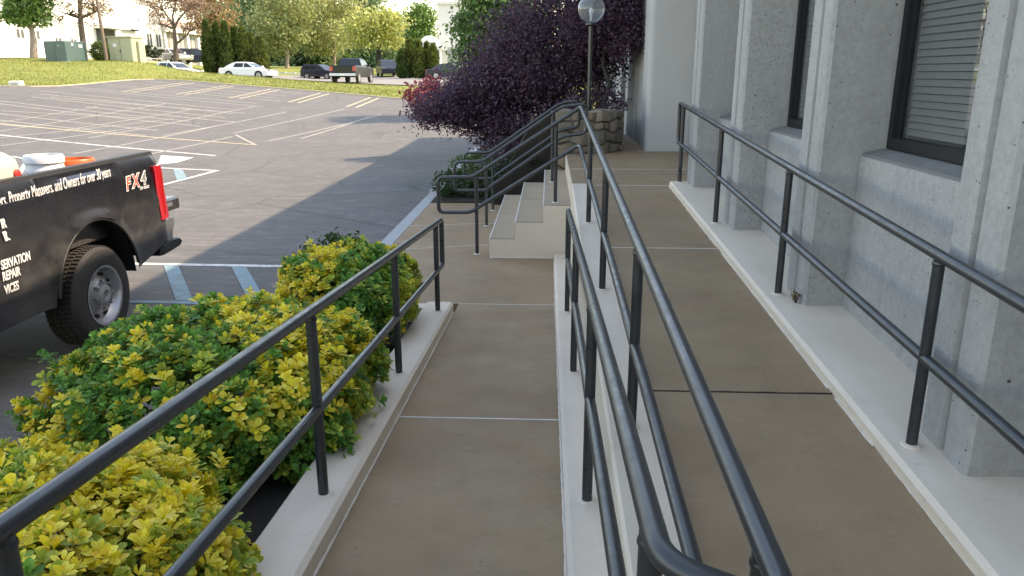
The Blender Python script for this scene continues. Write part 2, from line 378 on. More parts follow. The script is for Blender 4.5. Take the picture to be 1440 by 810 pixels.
def unit(n): 
    u = RNG.normal(size=(n, 3)); return u / np.linalg.norm(u, axis=1, keepdims=True)

# ------------------------------------------------------------------ terrain
def ss(a, b, t):
    t = min(1.0, max(0.0, (t - a) / (b - a))); return t * t * (3 - 2 * t)
def zlot(x, y):
    q = 0.0
    if y > 18:
        q = .0018 * (min(y, 32) - 18) ** 2
        if y > 32: q += .0504 * (y - 32)
    return -.6 + q + .03 * max(0, -x - 8) * ss(14, 40, y)
EDGE = [(-75, 41), (-29.9, 41.9), (-28.2, 42.1), (-27.2, 42.9), (-26.75, 45.2), (-26.6, 47.6), (-26.2, 49.3), (-25.3, 50.05), (-23.2, 49.7), (-19.7, 47.95), (-14.5, 45.5), (-10.7, 43.6), (-7.6, 41.7), (-2.1, 38.6), (12, 31)]
def yedge(x):
    for (a, b), (c, d) in zip(EDGE, EDGE[1:]):
        if a <= x <= c: return b + (d - b) * (x - a) / (c - a)
    return EDGE[0][1] if x < EDGE[0][0] else EDGE[-1][1]
CTRL = [(x, y, zlot(x, y)) for x, y in EDGE[1:]] + [(-60, 42, 1.3), (-35.2, 57, 2.42), (-31.8, 59, 2.35), (-39.5, 60, 2.73), (-45.9, 65, 2.75), (-45, 103, 2.5), (-14.9, 62, .76), (-25.2, 84, .92),
    (-26.7, 68, .94), (-30.4, 64, 1.34), (-27, 57, 1.84), (-22.7, 58, 1.37), (-28.6, 56, 2.2), (-13, 80, 1.05), (-11.8, 90, 1.25), (-31.9, 95, 1.75), (-36.4, 110, 2.2), (-34, 130, 2.3), (-33.4, 78, 1.55), (-29, 80, 1.27),
    (-13.7, 56, .69), (-10.3, 54, .45), (-37, 78, 2.5), (-20.5, 95, 1.7), (-38.5, 56, 2.41), (-17, 70, .8), (-20, 76, .85), (0, 60, .5), (10, 90, 1), (-70, 60, 3), (-70, 100, 3), (-120, 90, 4), (-100, 200, 4), (-40, 220, 3), (40, 220, 2), (100, 120, 1), (60, 50, 0), (-33.5, 56.5, 2.4), (-20, 56, 1.2), (-24, 54.5, 1.55), (-17, 52, .95), (-29, 47, 1.25), (-34, 47, 1.35), (-40, 48, 1.6)]
_cp = np.array(CTRL); _K = np.sqrt(((_cp[:, None, :2] - _cp[None, :, :2]) ** 2).sum(-1) + 4.0)
_A = np.block([[_K, np.ones((len(_cp), 1))], [np.ones((1, len(_cp))), np.zeros((1, 1))]])
_w = np.linalg.solve(_A, np.append(_cp[:, 2], 0))
def gz(x, y):
    if y < yedge(x) and y < 52: return zlot(x, y)
    r = np.sqrt((_cp[:, 0] - x) ** 2 + (_cp[:, 1] - y) ** 2 + 4.0)
    return float(r @ _w[:-1] + _w[-1])
def grid_sheet(name, xs, ys, zf, mat, kind='structure'):
    mb = MB(); nx = len(xs)
    for y in ys:
        for x in xs: mb.v.append((x, y, zf(x, y)))
    for j in range(len(ys) - 1):
        for i in range(nx - 1):
            a = j * nx + i; mb.f.append((a, a + 1, a + nx + 1, a + nx))
    return mb.build(name, mat, None, True, kind)
xs = list(range(-400, -60, 20)) + [-60 + 1.0 * i for i in range(0, 72)] + list(range(14, 320, 18))
ys = [-120, -60, -30, -10, 0, 10, 20, 30, 36] + [38 + .9 * i for i in range(0, 75)] + [108, 114, 122, 132, 150, 180, 220, 300, 420, 600]
def ground_z(x, y):
    if y < yedge(x) - .05: return zlot(x, y) - .25
    if x > 0 and y < 36: return -.85
    return gz(max(-160, min(100, x)), min(y, 240))
ground = grid_sheet('ground', xs, ys, ground_z, 'grass')
# car park: rows follow the far kerb exactly
lxs = sorted(set([-75, -68, -60, -52, -45, -40, -36, -33, -31] + [p[0] for p in EDGE if -75 < p[0] < -2.2] + [-30 + i for i in range(28)] + [-2.2]))
mb = MB(); ts = [i / 90 for i in range(91)]
for x in lxs:
    for t in ts:
        y = -30 + (yedge(x) + 30) * t; mb.v.append((x, y, zlot(x, y)))
for i in range(len(lxs) - 1):
    for j in range(90):
        a = i * 91 + j; mb.f.append((a, a + 91, a + 92, a + 1))
lot = mb.build('parking_lot', 'asphalt', None, True, 'structure')
# the car park runs on past the planting bed at the right
grid_x = [-2.2 + i * .9 for i in range(16)]
mb = MB()
for x in grid_x:
    for t in [i / 20 for i in range(21)]:
        y = 23.0 + (yedge(x) - 23.0) * t; mb.v.append((x, y, zlot(x, y)))
for i in range(len(grid_x) - 1):
    for j in range(20):
        a = i * 21 + j; mb.f.append((a, a + 21, a + 22, a + 1))
mb.build('parking_lot_end', 'asphalt', lot, True)
mb = MB(); pts = []
for (a, b), (c, d) in zip(EDGE, EDGE[1:]):
    n = max(1, int(math.hypot(c - a, d - b) / 1.2))
    for k in range(n): pts.append((a + (c - a) * k / n, b + (d - b) * k / n))
rings = []
for x, y in pts:
    z = zlot(x, y - .02); rings.append([(x, y - .08, z - .1), (x, y + .12, z - .1), (x, y + .10, z + .065), (x, y - .06, z + .06)])
mb.loft(rings); mb.build('kerb', 'edge_kerb', lot)
def drape(pts, lift=.004):
    return [(x, y, zlot(x, y) + lift) for x, y in pts]
def line(p, q, w, mat, lift=.004):
    (a, b), (c, d) = p, q; L = math.hypot(c - a, d - b); nx, ny = -(d - b) / L * w / 2, (c - a) / L * w / 2
    n = max(1, int(L / .8)); mb = MB()
    for k in range(n + 1):
        t = k / n; x, y = a + (c - a) * t, b + (d - b) * t
        mb.v += drape([(x + nx, y + ny), (x - nx, y - ny)], lift)
    for k in range(n): mb.f.append((2 * k, 2 * k + 1, 2 * k + 3, 2 * k + 2))
    mb.build('parking_line', mat, lot)
def patch(pts, mat, lift=.004):
    mb = MB(); mb.v = drape(pts, lift); mb.f = [tuple(range(len(pts)))]; mb.build('parking_marking', mat, lot)
for x, y0, y1 in [(-22.6, 41.0, 48.7), (-22.0, 40.8, 48.6), (-19.45, 40.4, 47.3), (-18.9, 40.2, 47.1), (-16.2, 39.4, 45.8), (-15.6, 39.3, 45.6), (-12.8, 38.4, 44.2), (-12.25, 38.1, 44.0), (-9.57, 37.1, 42.4), (-9.07, 36.8, 42.1)]:
    line((x, y0), (x - .05, y1), .11, 'paint_cream')
line((-18.25, 25.2), (-9.12, 20.9), .11, 'paint_white', .005)
line((-20.3, 28.15), (-9.01, 23.64), .11, 'paint_cream', .006)
for p, q in [((-17.75, 24.5), (-15.0, 30.7)), ((-16.4, 22.6), (-14.9, 28.2)), ((-11.4, 17), (-10.6, 25.8)), ((-20.4, 33.9), (-12.2, 30.1)), ((-22.8, 31.8), (-16.2, 30.7)), ((-9.0, 23.6), (-10.7, 26.3)), ((-24, 37), (-13, 33.2)), ((-13.2, 21), (-12.4, 29)), ((-8.2, 25.5), (-7.6, 33)), ((-25, 29.5), (-18, 27.2))]:
    line(p, q, .10, 'paint_faint', .0045 if p[0] < -12 else .0075)
for k in range(13):
    a = 24.6 + k * 1.45; o = random.uniform(-1.5, 1.5); line((-25 + o, a + 6.6), (-13.2 + o * .6, a + 1.1), .09, 'paint_faint', .0034 + k * .0001)
for k in range(7):
    x = -21 + k * 2.0; line((x, 24.8 + (k % 3)), (x + 1.1 + .1 * k, 34 + (k % 2) * 2), .09, 'paint_faint', .0024 + k * .0001)
patch([(-10.6, 20.8), (-9.5, 20.4), (-9.4, 19.3), (-9.7, 18.8)], 'paint_white', .008)
line((-9.4, 18.25), (-7.75, 17.79), .11, 'paint_white'); line((-7.75, 17.79), (-7.89, 15.2), .11, 'paint_white', .006)
patch([(-8.95, 18.05), (-8.7, 18.0), (-7.84, 16.4), (-7.85, 15.95)], 'paint_blue', .007)
line((-14.5, 20.3), (-13.64, 19.75), .1, 'paint_white'); line((-12.0, 17.0), (-13.58, 19.6), .1, 'paint_white', .006)
line((-6.2, 8.8), (-2.9, 8.72), .10, 'paint_white'); line((-6.2, 7.24), (-2.6, 7.2), .10, 'paint_blue')
patch([(-4.58, 8.72), (-4.40, 8.72), (-3.55, 7.26), (-3.73, 7.26)], 'paint_blue', .008)
patch([(-3.74, 8.68), (-3.56, 8.68), (-2.80, 7.26), (-2.98, 7.26)], 'paint_blue', .008)
patch([(-5.42, 8.74), (-5.24, 8.74), (-4.38, 7.27), (-4.56, 7.27)], 'paint_blue', .008)
# far road behind the bank
mb = MB(); rx = [-33 + i * 1.0 for i in range(36)]
for x in rx:
    y0, y1 = 61.2 + max(0, -x - 18) * .62, (88 if x > -27 else 88 - (-27 - x) * 2.2)
    for k in range(13):
        y = y0 + (max(y1, y0 + 1) - y0) * k / 12; mb.v.append((x, y, gz(x, y) + .07))
for i in range(len(rx) - 1):
    for k in range(12): a = i * 13 + k; mb.f.append((a, a + 13, a + 14, a + 1))
mb.build('far_road', 'road', None, True, 'structure')
mb = MB()
for i, x in enumerate([-34 + 1.1 * k for k in range(12)]):
    y = 88.5; mb.box((x, y, gz(x, y) - .1), (x + 1.1, y + .3, gz(x, y) + .16))
mb.build('far_kerb', 'sealant', None, False, 'structure')

# ------------------------------------------------------------------ walkways
def wz(y): return -.075 * min(max(y, 0), 7.07)          # lower walk, falls away from the camera, then level
def rz(y): return -.03 + .045 * min(max(y, .67), 8.88)  # upper ramp, rises to the door landing
def slab(parent, quad, zf, th=.12):
    c = [(x, y) for x, y in quad]
    bot = [(x, y, zf(y) - th) for x, y in c]; top = [(x, y, zf(y)) for x, y in c]
    MB().hexa(bot, top).build('slab', 'walk', parent)
def joint(parent, p, q, zf, w=.014, mat='sealant', name='joint_sealant', wob=0.0):
    (a, b), (c, d) = p, q; L = math.hypot(c - a, d - b); nx, ny = -(d - b) / L, (c - a) / L; n = max(2, int(L / .06)); mb = MB()
    for k in range(n + 1):
        t = k / n; x, y = a + (c - a) * t, b + (d - b) * t; o = random.uniform(-wob, wob); ww = w / 2 * random.uniform(.75, 1.2)
        for s, dz in ((1, -.006), (.6, .003), (-.6, .003), (-1, -.006)): mb.v.append((x + nx * (o + s * ww), y + ny * (o + s * ww), zf(y + ny * o) + dz))
    for k in range(n):
        for j in range(3): mb.f.append((4 * k + j, 4 * k + j + 1, 4 * k + j + 5, 4 * k + j + 4))
    return mb.build(name, mat, parent)
walk = MB().hexa([(-.84, -2, -1.0), (.09, -2, -1.0), (.09, 7, -1.0), (-.84, 7, -1.0)], [(-.84, -2, -.13), (.09, -2, -.13), (.09, 7, -.66), (-.84, 7, -.66)]).build('lower_walkway', 'walk', None, False, 'structure')
g = .005
for a, b in [(-2, 0), (0.01, 1.05), (1.06, 4.05), (4.06, 7.06)]: slab(walk, [(-.84, a), (.088, a), (.088, b), (-.84, b)], wz)
for y in (1.055, 4.055, 7.065): joint(walk, (-.84, y), (.088, y), wz, .012, wob=.001)
slab(walk, [(-2.0, 7.07), (.088, 7.07), (.088, 9.0), (-2.0, 9.0)], wz)
slab(walk, [(-2.0, 9.004), (-.70, 9.004), (-.70, 9.72), (-2.0, 9.34)], wz)
slab(walk, [(-2.0, 9.35), (-.70, 9.73), (-.70, 11.20), (-2.0, 10.95)], wz)
slab(walk, [(-2.0, 10.96), (-.70, 11.21), (-.70, 13.0), (-2.0, 13.0)], wz)
joint(walk, (-2.0, 9.345), (-.70, 9.725), wz, .012); joint(walk, (-2.0, 10.955), (-.70, 11.205), wz, .012)
joint(walk, (-.848, 0), (-.848, 6.72), wz, .014, 'edge_seal', wob=.0012); joint(walk, (.086, .5), (.086, 8.9), wz, .014, 'edge_seal', wob=.002)
joint(walk, (-.69, 9.0), (.09, 9.0), wz, .022, wob=.002)
# car-park kerb of the lower landing
mb = MB(); mb.hexa([(-2.2, 6.86, -.8), (-2.004, 6.86, -.8), (-2.004, 14.2, -.8), (-2.2, 14.2, -.8)], [(-2.19, 6.86, -.535), (-2.004, 6.86, -.528), (-2.004, 14.2, -.528), (-2.19, 14.2, -.535)])
mb.build('landing_kerb', 'road_kerb', None, False, 'structure')
# upper ramp
upr = MB().hexa([(.50, -2, -1.0), (1.38, -2, -1.0), (1.38, 8.8, -1.0), (.50, 8.8, -1.0)], [(.50, -2, -.13), (1.38, -2, -.13), (1.38, 8.8, .24), (.50, 8.8, .24)]).build('upper_ramp', 'walk', None, False, 'structure')
for a, b in [(-2, .655), (.665, 3.49), (3.505, 6.14), (6.15, 8.87)]: slab(upr, [(.50, a), (1.385, a), (1.385, b), (.50, b)], rz)
slab(upr, [(.295, 9.005), (2.25, 9.005), (2.25, 10.42), (.295, 10.42)], rz, .5)
slab(upr, [(.505, 8.88), (2.25, 8.88), (2.25, 8.998), (.505, 8.998)], rz, .5)
slab(upr, [(.295, 10.43), (2.25, 10.43), (2.25, 12.95), (.295, 12.95)], rz, .5)
slab(upr, [(1.16, 12.954), (1.75, 12.954), (1.75, 16.5), (1.16, 16.5)], rz, .5)
slab(upr, [(.09, -2), (.49, -2), (.49, .66), (.09, .66)], wz, .3)
for y, w in ((6.145, .012), (8.875, .012), (10.425, .012)): joint(upr, (.50 if y < 9 else .3, y), (1.385 if y < 8.8 else 2.2, y), rz, w, wob=.0015)
joint(upr, (.50, 3.4975), (1.385, 3.4975), rz, .012, 'soil', 'joint_crack', .003)
joint(upr, (1.384, 3.0), (1.384, 3.45), rz, .020, 'edge_seal', wob=.003); joint(upr, (1.385, 3.55), (1.385, 6.0), rz, .016, 'edge_seal', wob=.002); joint(upr, (1.385, 6.2), (1.386, 8.84), rz, .014, 'edge_seal', wob=.002); joint(upr, (1.387, .4), (1.387, 2.9), rz, .009, 'edge_seal', wob=.002)
joint(upr, (1.6, 12.93), (2.25, 12.93), rz, .03, wob=.003)
# kerb strip between ramp and facade
def strip(mb, x0, x1, y0, y1, zf, top, bot=-1.0, c=.018):
    n = max(1, int((y1 - y0) / .5)); rings = []
    for k in range(n + 1):
        y = y0 + (y1 - y0) * k / n; z = zf(y) + top
        rings.append([(x0 - .002, y, bot), (x1, y, bot), (x1, y, z), (x0 + c, y, z), (x0 - .002, y, z - c)])
    mb.loft(rings)
mb = MB(); strip(mb, 1.39, 2.1, -2, 8.84, rz, .06)
rk = mb.build('ramp_kerb', 'kerb', None); tag(rk, 'wide beige painted kerb strip between upper ramp and concrete facade', 'kerb')
# planter kerb at the left of the lower walk
mb = MB(); n = 20; rings = []
for k in range(n + 1):
    y = -2 + 8.75 * k / n; z = wz(y) + .09
    rings.append([(-.855, y, -1.0), (-1.10, y, -1.0), (-1.10, y, z - .01), (-1.09, y, z), (-.875, y, z), (-.855, y, z - .018)])
mb.loft(rings)
mb.box((-2.18, 6.60, -1.0), (-1.104, 6.75, wz(6.7) + .07))
pk = mb.build('planter_kerb', 'kerb', None); tag(pk, 'low beige kerb edging the planter beside the lower walkway', 'kerb')
bed = MB()
n = 24
for i in range(n + 1):
    for j in range(7):
        y = -2.5 + 9.1 * i / n; x = -2.35 + 1.26 * j / 6
        bed.v.append((x, y, max(wz(y) - .06, -.56) + RNG.uniform(-.02, .02)))
for i in range(n):
    for j in range(6): a = i * 7 + j; bed.f.append((a, a + 1, a + 8, a + 7))
bed.build('planting_bed', 'soil', None, True, 'structure')
MB().box((-2.45, -2.5, -.9), (-2.35, 6.75, -.45)).build('bed_kerb', 'road_kerb', None, False, 'structure')
# wall between the two ramps
dw = thing('divider_wall', 'beige painted wall and ledge separating lower walkway from upper ramp', 'wall', (.3, 5, -.6))
mb = MB(); strip(mb, .093, .28, .6, 8.985, wz, .06); mb.build('ledge', 'kerb', dw)
mb = MB(); n = 20; rings = []
for k in range(n + 1):
    y = .64 + 8.22 * k / n; z = rz(y) + .022
    rings.append([(.272, y, -1.0), (.497, y, -1.0), (.497, y, z), (.287, y, z), (.274, y, z - .014)])
mb.loft(rings); mb.build('wall_core', 'kerb', dw)
MB().box((.291, 8.862, -.8), (.50, 9.001, .366)).build('end_block', 'kerb', dw)
# stairs up to the door landing
st = thing('entrance_stairs', 'four broad beige steps with brown treads climbing to the door landing', 'stairs', (-.2, 10.7, -.53))
NX = [-.69, -.38, -.05, .29]; TZ = [-.295, -.09, .115, .37]; YS0, YS1 = 9.012, 12.42
for i in range(3):
    x0, x1 = NX[i], NX[i + 1]
    stp = MB().box((x0, YS0, -.9), (x1 - .002 if i < 2 else .293, YS1, TZ[i] - .012)).build('step', 'kerb', st)
    for y0, y1 in ((YS0 + .004, 10.68), (10.69, YS1 - .002)):
        MB().box((x0 + .012, y0, TZ[i] - .012), (x1 - .004, y1, TZ[i])).build('tread', 'tread', stp)
    MB().box((x0 - .002, YS0, TZ[i] - .016), (x0 + .011, YS1, TZ[i] + .003)).build('nosing', 'sealant', stp)
pf = [(NX[0], -.55), (NX[0], TZ[0] - .013), (NX[1], TZ[0] - .013), (NX[1], TZ[1] - .013), (NX[2], TZ[1] - .013), (NX[2], TZ[2] - .013), (.278, TZ[2] - .013), (.278, -.55)]
MB().loft([[(x, y, z) for x, z in pf] for y in (9.0065, 9.0105)]).build('side_panel', 'kerb', st)
MB().box((.2795, YS0 - .006, -.9), (.2925, YS1, .366)).build('riser', 'kerb', st)

# ------------------------------------------------------------------ handrails
RR = .0228
def pipe(parent, pts, name='rail', rad=.07, r=RR):
    return MB().tube(fillet(pts, rad), r, 14).build(name, 'rail', parent, 60)
def post(parent, x, y, z0, z1, collar=None):
    p = MB().tube([(x, y, z0 - .03), (x, y, z1)], RR * .98, 14).build('post', 'rail', parent, 60)
    MB().lathe([(RR, -.011), (RR * 1.10, -.007), (RR * 1.13, -.002), (RR * 1.02, .004)], (x, y, z1 - RR * .75), seg=14).build('weld_bead', 'rail', p, 60)
    if collar: MB().lathe([(.043, 0), (.040, .006), (.028, .010)], (x, y, z0 - .002), seg=16).build('base_collar', collar, p, 40)
    return p
# left rail on the planter kerb
ra = thing('left_handrail', 'dark painted pipe handrail on the low kerb beside the yellow bushes', 'handrail', (-.93, 3, -.1))
ta = lambda y: .955 - .0895 * y
ma = lambda y: .521 - .087 * y
X = -.945
pipe(ra, [(X, -1.2, ta(-1.2)), (X, 6.74, ta(6.74)), (X, 6.74, ma(6.74)), (X, -1.2, ma(-1.2))], rad=.05)
for y in (1.13, 2.90, 4.60, 6.38): post(ra, X, y, wz(y) + .09, ta(y) - .01, 'kerb')
# right rail along the facade
rr_ = thing('facade_handrail', 'dark painted pipe handrail running along the concrete facade', 'handrail', (1.5, 5, .2))
tr_ = lambda y: .79 + .055 * y
mr_ = lambda y: .385 + .052 * y
X = 1.492
pipe(rr_, [(X, -1.2, tr_(-1.2)), (X, 9.02, tr_(9.02)), (X, 9.02, mr_(9.02)), (X, -1.2, mr_(-1.2))], rad=.05)
for y in (.98, 2.91, 4.83, 6.80, 8.78): post(rr_, X, y, rz(y) + .06, tr_(y) - .01, 'kerb')
# central rail: lower run, U-turn by the camera, upper run, then down the near side of the stairs
rc = thing('switchback_handrail', 'dark pipe handrail doubling back between the two ramps and down the near stair side', 'handrail', (.3, 5, 0))
tb = lambda y: .958 - .0756 * y
mb_ = lambda y: tb(y) - .42
tc = lambda y: .79 + .0485 * y
mc = lambda y: .364 + .0463 * y
XB, XC = .187, .376
pipe(rc, [(XB, 6.74, mb_(6.74)), (XB, 6.74, tb(6.74)), (XB, 1.05, tb(1.05)), (XC, 1.0, tc(1.0)), (XC, 9.17, tc(9.17)), (-.90, 9.19, .415), (-1.315, 9.19, .405), (-1.315, 9.19, -.015), (-.93, 9.19, -.012), (.345, 9.17, mc(9.17)), (XC, 9.1, mc(9.1)), (XC, 1.0, mc(1.0)), (XB, 1.03, mb_(1.1)), (XB, 6.74, mb_(6.74))], rad=.065)
for y in (1.17, 2.96, 4.79, 6.55): post(rc, XB, y, wz(y) + .06, tb(y) - .01, 'kerb')
for y in (1.15, 3.08, 5.0, 6.93): post(rc, XC, y, rz(y) + .02, tc(y) - .01, 'kerb')
post(rc, -.855, 9.19, -.53, .43, 'sealant'); post(rc, .095, 9.19, .115, 1.05, 'sealant')
def stair_rail(name, label, y, up):
    t = thing(name, label, 'handrail', (-.4, y, -.3), 'handrails of the entrance stairs')
    pipe(t, [(-.90, y, -.012), (-1.335, y, -.02), (-1.335, y, .385), (-.93, y, .40), (.18, y, 1.16), (.50 + up, y, 1.20), (.50 + up, y, .80), (.2, y, .755), (-.90, y, -.012)], rad=.08)
    post(t, -.88, y, -.53, .42, 'sealant'); post(t, .065, y, .115, 1.06, 'sealant')
stair_rail('stair_handrail', 'middle dark pipe handrail looped at both ends on the entrance stairs', 11.0, .03)
stair_rail('stair_handrail', 'farthest dark pipe handrail of the stairs beside the purple tree', 12.3, -.03)

# ------------------------------------------------------------------ office building
PX, WX, SX = 1.582, 1.98, 1.82; PITCH = 1.93; Y0B = 2.68; PW = .36; ROOF = 5.95
ob = thing('office_building', 'grey bush-hammered concrete office facade with narrow pilasters and dark windows', 'building', (2, 3, 0))
nb = list(range(-6, 4))
def pilaster(yk):
    e = .018
    out = [(WX + .1, yk + .006), (PX + e, yk), (PX, yk + e), (PX, yk + .155), (PX + .035, yk + .165), (PX + .035, yk + .195), (PX, yk + .205), (PX, yk + PW - e), (PX + e, yk + PW), (WX + .1, yk + PW)]
    mb = MB(); mb.loft([[(x, y, z) for x, y in out] for z in (-.9, 1.2, 3.0, ROOF - .35)])
    return mb.build('pilaster', 'concrete', ob)
slat_me = None
for k in nb:
    yk = Y0B + PITCH * k
    pilaster(yk)
    if k == 3: continue
    a, b_ = yk + PW + .003, yk + PITCH - .003                 # bay between this pilaster and the next one beyond
    mb = MB(); mb.loft([[(SX, y, -.9), (WX + .09, y, -.9), (WX + .09, y, 1.155), (SX + .012, y, 1.155), (SX, y, 1.143)] for y in (a, b_)]); mb.build('spandrel', 'concrete', ob)
    mb = MB(); mb.loft([[(SX + .004, y, 1.1555), (WX + .08, y, 1.1555), (WX + .08, y, 1.195), (WX - .05, y, 1.195), (SX + .012, y, 1.168)] for y in (a + .002, b_ - .002)]); mb.build('sill', 'sill', ob)
    MB().box((WX - .03, a, 3.0), (WX + .09, b_, ROOF - .35)).build('lintel_panel', 'concrete', ob)
    z0, z1 = 1.198, 2.997; fw = .055
    mb = MB(); x0, x1 = WX - .02, WX + .05
    mb.box((x0, a, z0), (x1, a + fw, z1)); mb.box((x0, b_ - fw, z0), (x1, b_, z1))
    mb.box((x0 - .004, a + fw, z0 + .004), (x1, b_ - fw, z0 + fw + .008)); mb.box((x0, a + fw, z1 - fw), (x1, b_ - fw, z1))
    mb.box((x0 + .025, b_ - fw - .03, z0 + fw + .008), (x1 - .005, b_ - fw, z1 - fw))
    w = mb.build('window', 'frame', ob)
    MB().box((WX + .012, a + fw, z0 + fw + .004), (WX + .018, b_ - fw - .028, z1 - fw + .001)).build('pane', 'glass', w)
    if k in (-1, 0, 1, 2):
        if slat_me is None:
            s = MB(); L2 = (b_ - a) / 2 - .125
            s.loft([[(-.008, y, -.0165), (-.0065, y, -.017), (.008, y, .0155), (.0065, y, .016)] for y in (-L2, L2)]); slat_me = s.mesh('blind_slat'); slat_me.materials.append(M['blind'])
        zz = z0 + .10; o0 = ORG[ob.name]
        while zz < z1 - .06:
            o = bpy.data.objects.new('blind_slat', slat_me); COL.objects.link(o); o.parent = w
            o.location = Vector((WX + .052, (a + b_) / 2 + .066, zz)) - o0; zz += .0385
MB().box((WX + .35, Y0B - 6 * PITCH, -.9), (WX + .5, 8.8, ROOF - .4)).build('inner_wall', 'dark_room', ob)
# deep head band and roof; unseen stretch past the entrance shaped for its cast shadow
MB().box((PX + .03, -9.5, ROOF - .35), (14, 9.0, ROOF)).build('roof_band', 'concrete', ob)
MB().box((PX + .03, 9.004, ROOF - .8), (14, 27.0, ROOF + .01)).build('roof_shadow_canopy', 'concrete', ob)
MB().box((WX + .5, -9.4, -.9), (13.9, 8.83, ROOF - .36)).build('office_block', 'concrete', ob)
# entrance bay: return wall facing the ramp, with a rounded corner
yF = 12.98
mb = MB(); pr = [(1.60 + .10, yF + .003)]
mb2 = [(2.6, yF), (1.70, yF)] + [(1.70 - .10 * math.sin(a), yF + .10 - .10 * math.cos(a)) for a in [math.pi / 2 * i / 6 for i in range(1, 7)]] + [(1.60, 13.6), (2.6, 13.6)]
mb.loft([[(x, y, z) for x, y in mb2] for z in (-.8, 1.0, 3.0, ROOF - .81)]); mb.build('entrance_wall', 'render', ob, 35)
MB().box((2.30, 8.845, -.8), (2.5, yF - .003, ROOF - .81)).build('entrance_back_wall', 'concrete', ob)
dr = MB().box((2.262, 9.9, .372), (2.297, 11.9, 2.6)).build('door', 'frame', ob); MB().box((2.250, 10.02, .5), (2.256, 10.85, 2.5)).build('pane', 'glass', dr); MB().box((2.250, 10.95, .5), (2.256, 11.78, 2.5)).build('pane', 'glass', dr)
MB().box((1.65, 13.604, -.8), (3.0, 15.0, ROOF - .81)).build('wall_panel', 'concrete', ob)
MB().box((1.63, 15.04, -.8), (3.0, 16.5, ROOF - .81)).build('wall_panel', 'concrete', ob)
MB().box((1.72, 15.001, -.8), (3.0, 15.039, ROOF - .81)).build('joint_strip', 'frame', ob)
for i in range(4):
    y = 16.504 + i * 2.6; MB().box((1.80, y, -.8), (3.0, y + 2.25, ROOF - .81)).build('wall_panel', 'render', ob)
    MB().box((1.70, y + 2.254, -.8), (3.0, y + 2.596, ROOF - .81)).build('pilaster', 'concrete', ob)
MB().box((3.004, 8.85, -.8), (13.8, 26.9, ROOF - .82)).build('rear_block', 'concrete', ob)

# ------------------------------------------------------------------ stone planter and lamp
sp = thing('stone_planter', 'rough fieldstone planter wall at the head of the stairs under the lamp', 'planter', (.6, 12.6, .4))
path = [(.10, 12.46), (.3, 12.42), (.5, 12.38), (.85, 12.46), (1.10, 12.72), (1.24, 13.05)]
def along(path, s):
    for (a, b), (c, d) in zip(path, path[1:]):
        L = math.hypot(c - a, d - b)
        if s <= L: return (a + (c - a) * s / L, b + (d - b) * s / L, (c - a) / L, (d - b) / L)
        s -= L
    return (c, d, (c - a) / L, (d - b) / L)
TOT = sum(math.hypot(c - a, d - b) for (a, b), (c, d) in zip(path, path[1:]))
mb = MB(); rings = []
for i in range(25):
    x, y, tx, ty = along(path, TOT * i / 24 * .999); nx, ny = ty, -tx
    rings.append([(x - nx * .025, y - ny * .025, -.6), (x - nx * .34, y - ny * .34, -.6), (x - nx * .34, y - ny * .34, .97), (x - nx * .025, y - ny * .025, .97)])
mb.loft(rings); mb.build('mortar_core', 'mortar', sp)
zc = [-.03, .16, .36, .52, .73, .88, 1.05]
def zj(j, t): return zc[j] + (.028 * math.sin(t * 8.3 + j * 2.1) + .018 * math.sin(t * 19 + j)) * (0 if j in (0,) else .5 if j == 6 else 1)
for j in range(6):
    cuts = [0.0]; k = random.uniform(.08, .3)
    while cuts[-1] + k < TOT - .08: cuts.append(cuts[-1] + k); k = random.uniform(.10, .36)
    cuts.append(TOT)
    for a0, a1 in zip(cuts, cuts[1:]):
        mb = MB(); rings = []; sk0, sk1 = random.uniform(-.03, .03), random.uniform(-.03, .03); dep = random.uniform(.008, .04); gp_ = .008
        N_ = 5
        for i in range(N_):
            fr_ = i / (N_ - 1); ring = []
            e = .030 if i in (0, N_ - 1) else .004 if i in (1, N_ - 2) else 0
            for m_, (vf, off) in enumerate(((0.0, -.05), (.06, -.004), (.30, .004), (.65, .006), (.93, -.004), (1.0, -.05))):
                t = a0 + gp_ + (a1 - a0 - 2 * gp_) * fr_; t += (sk0 * (1 - fr_) + sk1 * fr_) * (vf - .5); t = min(max(t, 0), TOT)
                x, y, tx, ty = along(path, t * .999); nx, ny = ty, -tx
                lo, hi = zj(j, t) + gp_, zj(j + 1, t) - gp_; o_ = off + (dep - e if off > -.04 else 0) + random.uniform(-.006, .006)
                if j == 5 and vf == 1.0: o_ = -.30
                ring.append((x + nx * o_, y + ny * o_, lo + (hi - lo) * vf))
            rings.append(ring)
        mb.loft(rings); mb.build('stone', 'stone', sp, 25)
bed2 = MB(); rr2 = [(-.2, 12.85), (.5, 12.72), (.9, 12.85), (1.12, 13.05), (1.15, 13.3), (1.15, 18.5), (-.9, 18.5), (-.9, 12.85)]
bed2.loft([[(x, y, -.7) for x, y in rr2], [(x, y, .93 if x > -.5 and y < 14 else .55 if x > 0 else -.3) for x, y in rr2]])
bed2.build('raised_bed', 'soil', None, False, 'structure')
MB().loft([[(-2.0, 13.004, -.8), (-.70, 13.004, -.8), (-.70, 23, -.8), (-2.0, 23, -.8)], [(-2.0, 13.004, -.52), (-.70, 13.004, -.49), (-.70, 23, -.45), (-2.0, 23, -.5)]]).build('far_bed', 'soil', None, False, 'structure')
MB().box((-.70, 12.45, -.8), (-.2, 18, -.42)).build('side_bed', 'soil', None, False, 'structure')
MB().box((-2.2, 14.204, -.8), (-2.004, 23, -.50)).build('bed_edge', 'road_kerb', None, False, 'structure')
lp = thing('globe_lamp', 'slim dark lamp post with clear globe beside the stone planter', 'lamp', (.66, 12.95, .9))
